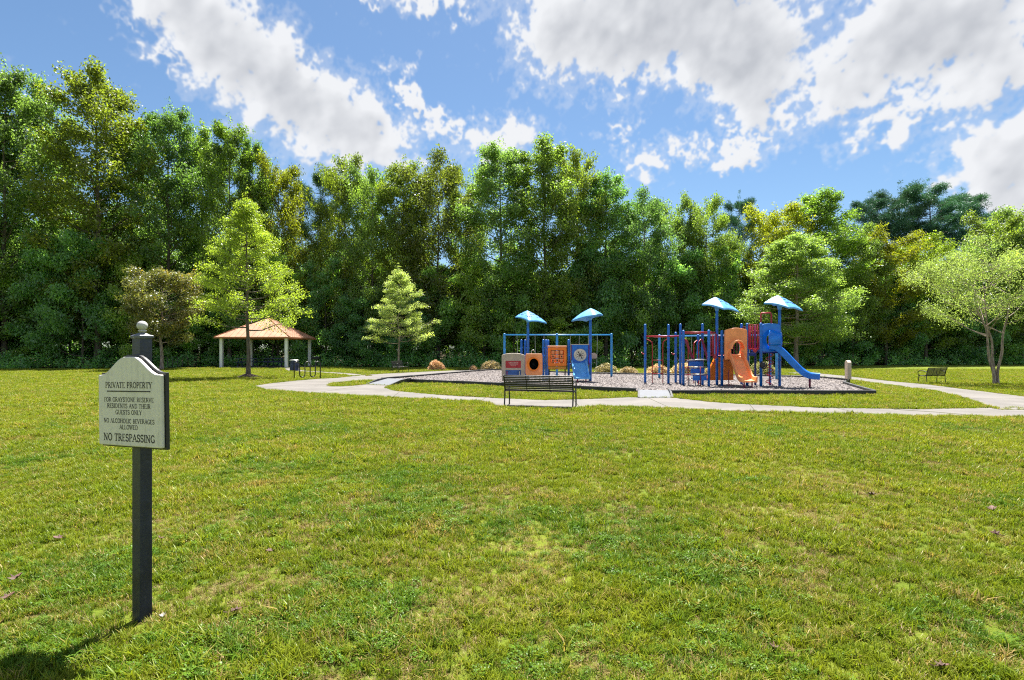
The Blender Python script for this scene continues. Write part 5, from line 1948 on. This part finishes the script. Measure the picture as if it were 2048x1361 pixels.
for i in range(4):
    blade_clump('a%d_grass' % i, 20 + i, 22, 0.050, 0.035, 0.080, 0.0052, 1.0, M['grass'])
blade_clump('b0_broad', 30, 14, 0.045, 0.045, 0.095, 0.0080, 1.1, M['grass'])
blade_clump('b1_broad', 31, 14, 0.045, 0.045, 0.095, 0.0075, 0.9, M['grass'])
clover_clump('c0_clover', 40, 34, 0.06, M['clover'])
clover_clump('c1_clover', 41, 34, 0.06, M['clover'])
blade_clump('d0_dry', 50, 18, 0.055, 0.03, 0.07, 0.0045, 1.5, M['thatch'])
blade_clump('e0_lush', 60, 30, 0.055, 0.04, 0.085, 0.0055, 1.0, M['clover'])
blade_clump('e1_lush', 61, 30, 0.055, 0.04, 0.085, 0.0050, 1.2, M['clover'])
NA, NB, NC, ND = (0, 4), (4, 2), (6, 2), (8, 1)


def scatter(name, pts, idx, rz, sc, coll, kind_label, cat, tilt=0.0):
    n = len(pts)
    me = bpy.data.meshes.new(name)
    me.vertices.add(n)
    me.vertices.foreach_set('co', np.ascontiguousarray(pts, np.float32).ravel())
    for nm, ty, arr in (('pick', 'INT', idx), ('turn', 'FLOAT', rz), ('size', 'FLOAT', sc)):
        a = me.attributes.new(nm, ty, 'POINT')
        a.data.foreach_set('value', np.ascontiguousarray(arr, np.int32 if ty == 'INT' else np.float32))
    me.update()
    o = bpy.data.objects.new(name, me)
    col.objects.link(o)
    ng = bpy.data.node_groups.new(name, 'GeometryNodeTree')
    ng.interface.new_socket('Geometry', in_out='INPUT', socket_type='NodeSocketGeometry')
    ng.interface.new_socket('Geometry', in_out='OUTPUT', socket_type='NodeSocketGeometry')
    N = ng.nodes.new
    gi, go = N('NodeGroupInput'), N('NodeGroupOutput')
    iop = N('GeometryNodeInstanceOnPoints')
    ci = N('GeometryNodeCollectionInfo')
    ci.inputs['Collection'].default_value = coll
    ci.inputs['Separate Children'].default_value = True
    ci.inputs['Reset Children'].default_value = True

    def named(nm, ty):
        q = N('GeometryNodeInputNamedAttribute')
        q.data_type = ty
        q.inputs['Name'].default_value = nm
        return q.outputs['Attribute']
    cx = N('ShaderNodeCombineXYZ')
    ng.links.new(named('turn', 'FLOAT'), cx.inputs['Z'])
    if tilt:
        rnd = N('FunctionNodeRandomValue')
        rnd.data_type = 'FLOAT'
        rnd.inputs[2].default_value = -tilt
        rnd.inputs[3].default_value = tilt
        ng.links.new(rnd.outputs[1], cx.inputs['X'])
    ng.links.new(gi.outputs[0], iop.inputs['Points'])
    ng.links.new(ci.outputs[0], iop.inputs['Instance'])
    iop.inputs['Pick Instance'].default_value = True
    ng.links.new(named('pick', 'INT'), iop.inputs['Instance Index'])
    ng.links.new(cx.outputs[0], iop.inputs['Rotation'])
    ng.links.new(named('size', 'FLOAT'), iop.inputs['Scale'])
    ng.links.new(iop.outputs[0], go.inputs[0])
    md = o.modifiers.new('scatter', 'NODES')
    md.node_group = ng
    return tag(o, kind_label, cat, None, 'stuff')


rng = np.random.default_rng(12)
PX_, PY_, SC_ = [], [], []
for y0, y1, dens_, s0 in ((1.6, 4.5, 820, 0.95), (4.5, 8, 520, 1.1), (8, 14, 260, 1.4), (14, 26, 110, 1.75), (26, 50, 38, 2.1)):
    hw = 0.95 * y1 + 2.5
    n = int(2 * hw * (y1 - y0) * dens_)
    x = rng.uniform(-hw, hw, n)
    y = rng.uniform(y0, y1, n)
    keep = np.abs(x) < 0.95 * y + 2.5
    x, y = x[keep], y[keep]
    PX_.append(x)
    PY_.append(y)
    SC_.append(np.full(len(x), s0))
px_, py_, s_ = np.concatenate(PX_), np.concatenate(PY_), np.concatenate(SC_)
keep = np.ones(len(px_), bool)
for poly in (PATH_FRONT, PATH_RIGHT, WALK, GRAVEL, [(-6.95, 27.18), (-5.64, 26.2), (-5.1, 29), (-6.5, 29.8)], [(4.3, 19.2), (5.45, 19.1), (5.8, 21), (4.7, 21.6)],
             [(-25.9, 48.7), (-18.9, 48.7), (-18.9, 55.7), (-25.9, 55.7)]):
    keep &= ~inside(px_, py_, poly)
keep &= np.hypot(px_ + 16.06, py_ - 34.6) > 0.85
keep &= py_ < edge(px_) + 0.5
keep &= np.hypot(px_ + 2.21, py_ - 3.4) > 0.05
px_, py_, s_ = px_[keep], py_[keep], s_[keep]
n = len(px_)
# a ragged fringe of grass along the edges of the paving and the gravel border
ex_, ey_ = [], []
for poly in (PATH_FRONT, PATH_RIGHT, WALK, GRAVEL):
    for (x0, y0), (x1, y1) in zip(poly, poly[1:] + poly[:1]):
        L = math.hypot(x1 - x0, y1 - y0)
        nn = int(L * 22)
        t = rng.random(nn)
        off = rng.normal(0.0, 0.035, nn) + (0.10 if poly is GRAVEL else 0.0)
        # outward normal of a polygon of unknown winding: flip where it points inside
        nx_, ny_ = (y1 - y0) / L, -(x1 - x0) / L
        if inside(np.array([(x0 + x1) / 2 + nx_ * 0.02]), np.array([(y0 + y1) / 2 + ny_ * 0.02]), poly)[0]:
            nx_, ny_ = -nx_, -ny_
        ex_.append(x0 + (x1 - x0) * t + nx_ * off)
        ey_.append(y0 + (y1 - y0) * t + ny_ * off)
ex_, ey_ = np.concatenate(ex_), np.concatenate(ey_)
ok = (np.abs(ex_) < 0.95 * ey_ + 2.5) & (ey_ < 48)
px_, py_, s_ = np.concatenate([px_, ex_[ok]]), np.concatenate([py_, ey_[ok]]), np.concatenate([s_, np.full(ok.sum(), 1.5)])
n = len(px_)
# patches of clover / dry grass, with soft random outlines
pat = np.zeros(n)
dry = np.zeros(n)
prs = [(-0.88, 3.35, .42), (1.1, 3.0, .30), (-1.6, 3.05, .35), (-3.0, 4.1, .6), (.45, 4.6, .5), (2.8, 3.2, .4), (-1.2, 3.9, .25), (0.3, 2.9, .3), (-2.6, 3.0, .4)]
for i in range(26):
    yy = rng.uniform(4, 14)
    prs.append((rng.uniform(-1, 1) * yy, yy, rng.uniform(0.2, 0.75)))
for a, b, r in prs:
    th = np.arctan2(py_ - b, px_ - a)
    pat = np.maximum(pat, np.exp(-((px_ - a) ** 2 + (py_ - b) ** 2) / (r * (1 + .3 * np.sin(3 * th + a * 9))) ** 2))
for i in range(90):
    yy = rng.uniform(2.5, 16)
    a, b, r = rng.uniform(-1, 1) * yy, yy, rng.uniform(0.12, 0.5)
    th = np.arctan2(py_ - b, px_ - a)
    dry = np.maximum(dry, np.exp(-((px_ - a) ** 2 + (py_ - b) ** 2) / (r * (1 + .35 * np.sin(4 * th + a * 7))) ** 2))
u = rng.random(n)
pick = np.where(u < 0.72, rng.integers(0, 4, n), rng.integers(4, 6, n))
pick = np.where(rng.random(n) < pat * 0.65, np.where(rng.random(n) < 0.28, rng.integers(6, 8, n), rng.integers(9, 11, n)), pick)
pick = np.where(rng.random(n) < 0.10 + dry * 0.5, 8, pick)
hgt = 0.82 + 0.22 * np.sin(px_ * 1.7 + 2 * np.sin(py_ * 0.9)) * np.cos(py_ * 1.3 + np.sin(px_)) + rng.normal(0, 0.13, n)
tuft = np.sin(px_ * 19 + 3 * np.sin(py_ * 7.3)) * np.sin(py_ * 17 + 3 * np.sin(px_ * 6.1)) + 0.7 * np.sin(px_ * 8.3 + 2 * np.sin(py_ * 3.1) + 1) * np.sin(py_ * 9.1 + 2 * np.sin(px_ * 2.7))
hgt = hgt * (0.98 + 0.20 * tuft * np.clip(9 / np.maximum(py_, 1), 0.25, 1))
sc = s_ * np.clip(hgt, 0.35, 1.75) * np.where(dry > .5, 0.8, 1)
grass = scatter('grass', np.stack([px_, py_, hv(px_, py_)], 1), pick, rng.uniform(0, 6.28, n), sc, clumps, 'mown yellow green lawn grass with clover and dry patches', 'grass')

# loose stones on the gravel bed
for i in range(3):
    r_ = random.Random(60 + i)
    m_ = MB()
    prof = [(0.3, -0.35), (0.85, -0.15), (1.0, 0.12), (0.6, 0.4), (0.15, 0.5)]
    m_.lathe(prof, n=6)
    m_.v = [Vector((p.x * r_.uniform(.75, 1.3), p.y * r_.uniform(.6, 1.0), p.z * r_.uniform(.7, 1.2))) * 0.03 for p in m_.v]
    me = new_mesh('stone%d' % i, m_.v, m_.f)
    me.materials.append(surf('stone%d' % i, ((0.28, 0.245, 0.235), (0.17, 0.145, 0.14), (0.38, 0.34, 0.32))[i], 0.9, 0, 0.2, 20))
    o = bpy.data.objects.new('s%d_stone' % i, me)
    stones.objects.link(o)
n = 26000
x = rng.uniform(-7, 17.5, n)
y = rng.uniform(20.6, 45, n)
keep = inside(x, y, GRAVEL)
x, y = x[keep], y[keep]
n = len(x)
scatter('loose_gravel', np.stack([x, y, np.full(n, 0.112)], 1), rng.integers(0, 3, n), rng.uniform(0, 6.28, n), rng.uniform(0.5, 1.5, n), stones, 'loose pale grey stones over the gravel play surface', 'gravel', 0.5)

# fallen leaves
def leaf_thing(x, y, s, rz, c, label, curl):
    s *= 0.78
    m_ = MB()
    out = [(0, -0.5), (0.12, -0.30), (0.42, -0.34), (0.30, -0.08), (0.50, 0.12), (0.24, 0.16), (0.16, 0.42), (0, 0.55), (-0.16, 0.40), (-0.26, 0.16), (-0.5, 0.14), (-0.30, -0.06), (-0.42, -0.32), (-0.12, -0.30)]
    vs = [(0, 0, 0.012)] + [(a * s, b * s, 0.012 + curl * s * (abs(a) ** 1.5 * 1.2 + (b * b) * 0.6)) for a, b in out]
    fs = [(0, i + 1, (i + 1) % len(out) + 1) for i in range(len(out))]
    m_.add(vs, fs)
    m_.tube([(0, -0.48 * s, 0.015), (0.03 * s, -0.8 * s, 0.02 + .1 * s)], 0.0016, 4)
    o = m_.build('fallen_leaf', c)
    md = o.modifiers.new('thick', 'SOLIDIFY')
    md.thickness = 0.0012
    o.location = (x, y, 0.030)
    o.rotation_euler = (R(12), R(-10), rz)
    return tag(o, label, 'leaf', 'dead leaves lying on the lawn')


LB = surf('dead_leaf', (0.085, 0.032, 0.022), 0.7, 0, 0.35, 30)
LP_ = surf('pale_leaf', (0.30, 0.29, 0.24), 0.7, 0, 0.2, 30)
for i, (x, y, s, m_, lab) in enumerate((
        (-3.40, 3.91, 0.11, LB, 'reddish brown dead leaf in the grass at the far left edge'),
        (-3.80, 4.76, 0.09, LB, 'brown dead leaf in the grass left of the sign post'),
        (-2.92, 4.73, 0.09, LB, 'dark brown dead leaf just right of the sign post'),
        (-1.66, 3.42, 0.10, LB, 'dark brown dead leaf between the sign post and the clover patch'),
        (-2.06, 3.36, 0.05, LP_, 'pale scrap of leaf at the foot of the sign post'),
        (-1.90, 4.45, 0.07, LB, 'small brown leaf in the grass right of the sign post'),
        (3.91, 6.17, 0.12, LB, 'brown dead leaf in the right lawn, the farthest one'),
        (4.77, 5.65, 0.12, LB, 'brown dead leaf near the right edge, the farther of two'),
        (4.12, 4.85, 0.10, LB, 'brown dead leaf near the right edge, the nearer of two'),
        (1.38, 3.0, 0.075, LB, 'dark red leaf in the grass right of centre near the bottom'),
        (2.13, 2.81, 0.08, LB, 'dark red leaf in the bottom right corner of the lawn'),
        (-3.2, 3.62, 0.10, LB, 'brown leaf scrap beside the shadow of the sign post'))):
    leaf_thing(x, y, s, i * 1.7, m_, lab, 0.5 if i % 2 else 0.9)
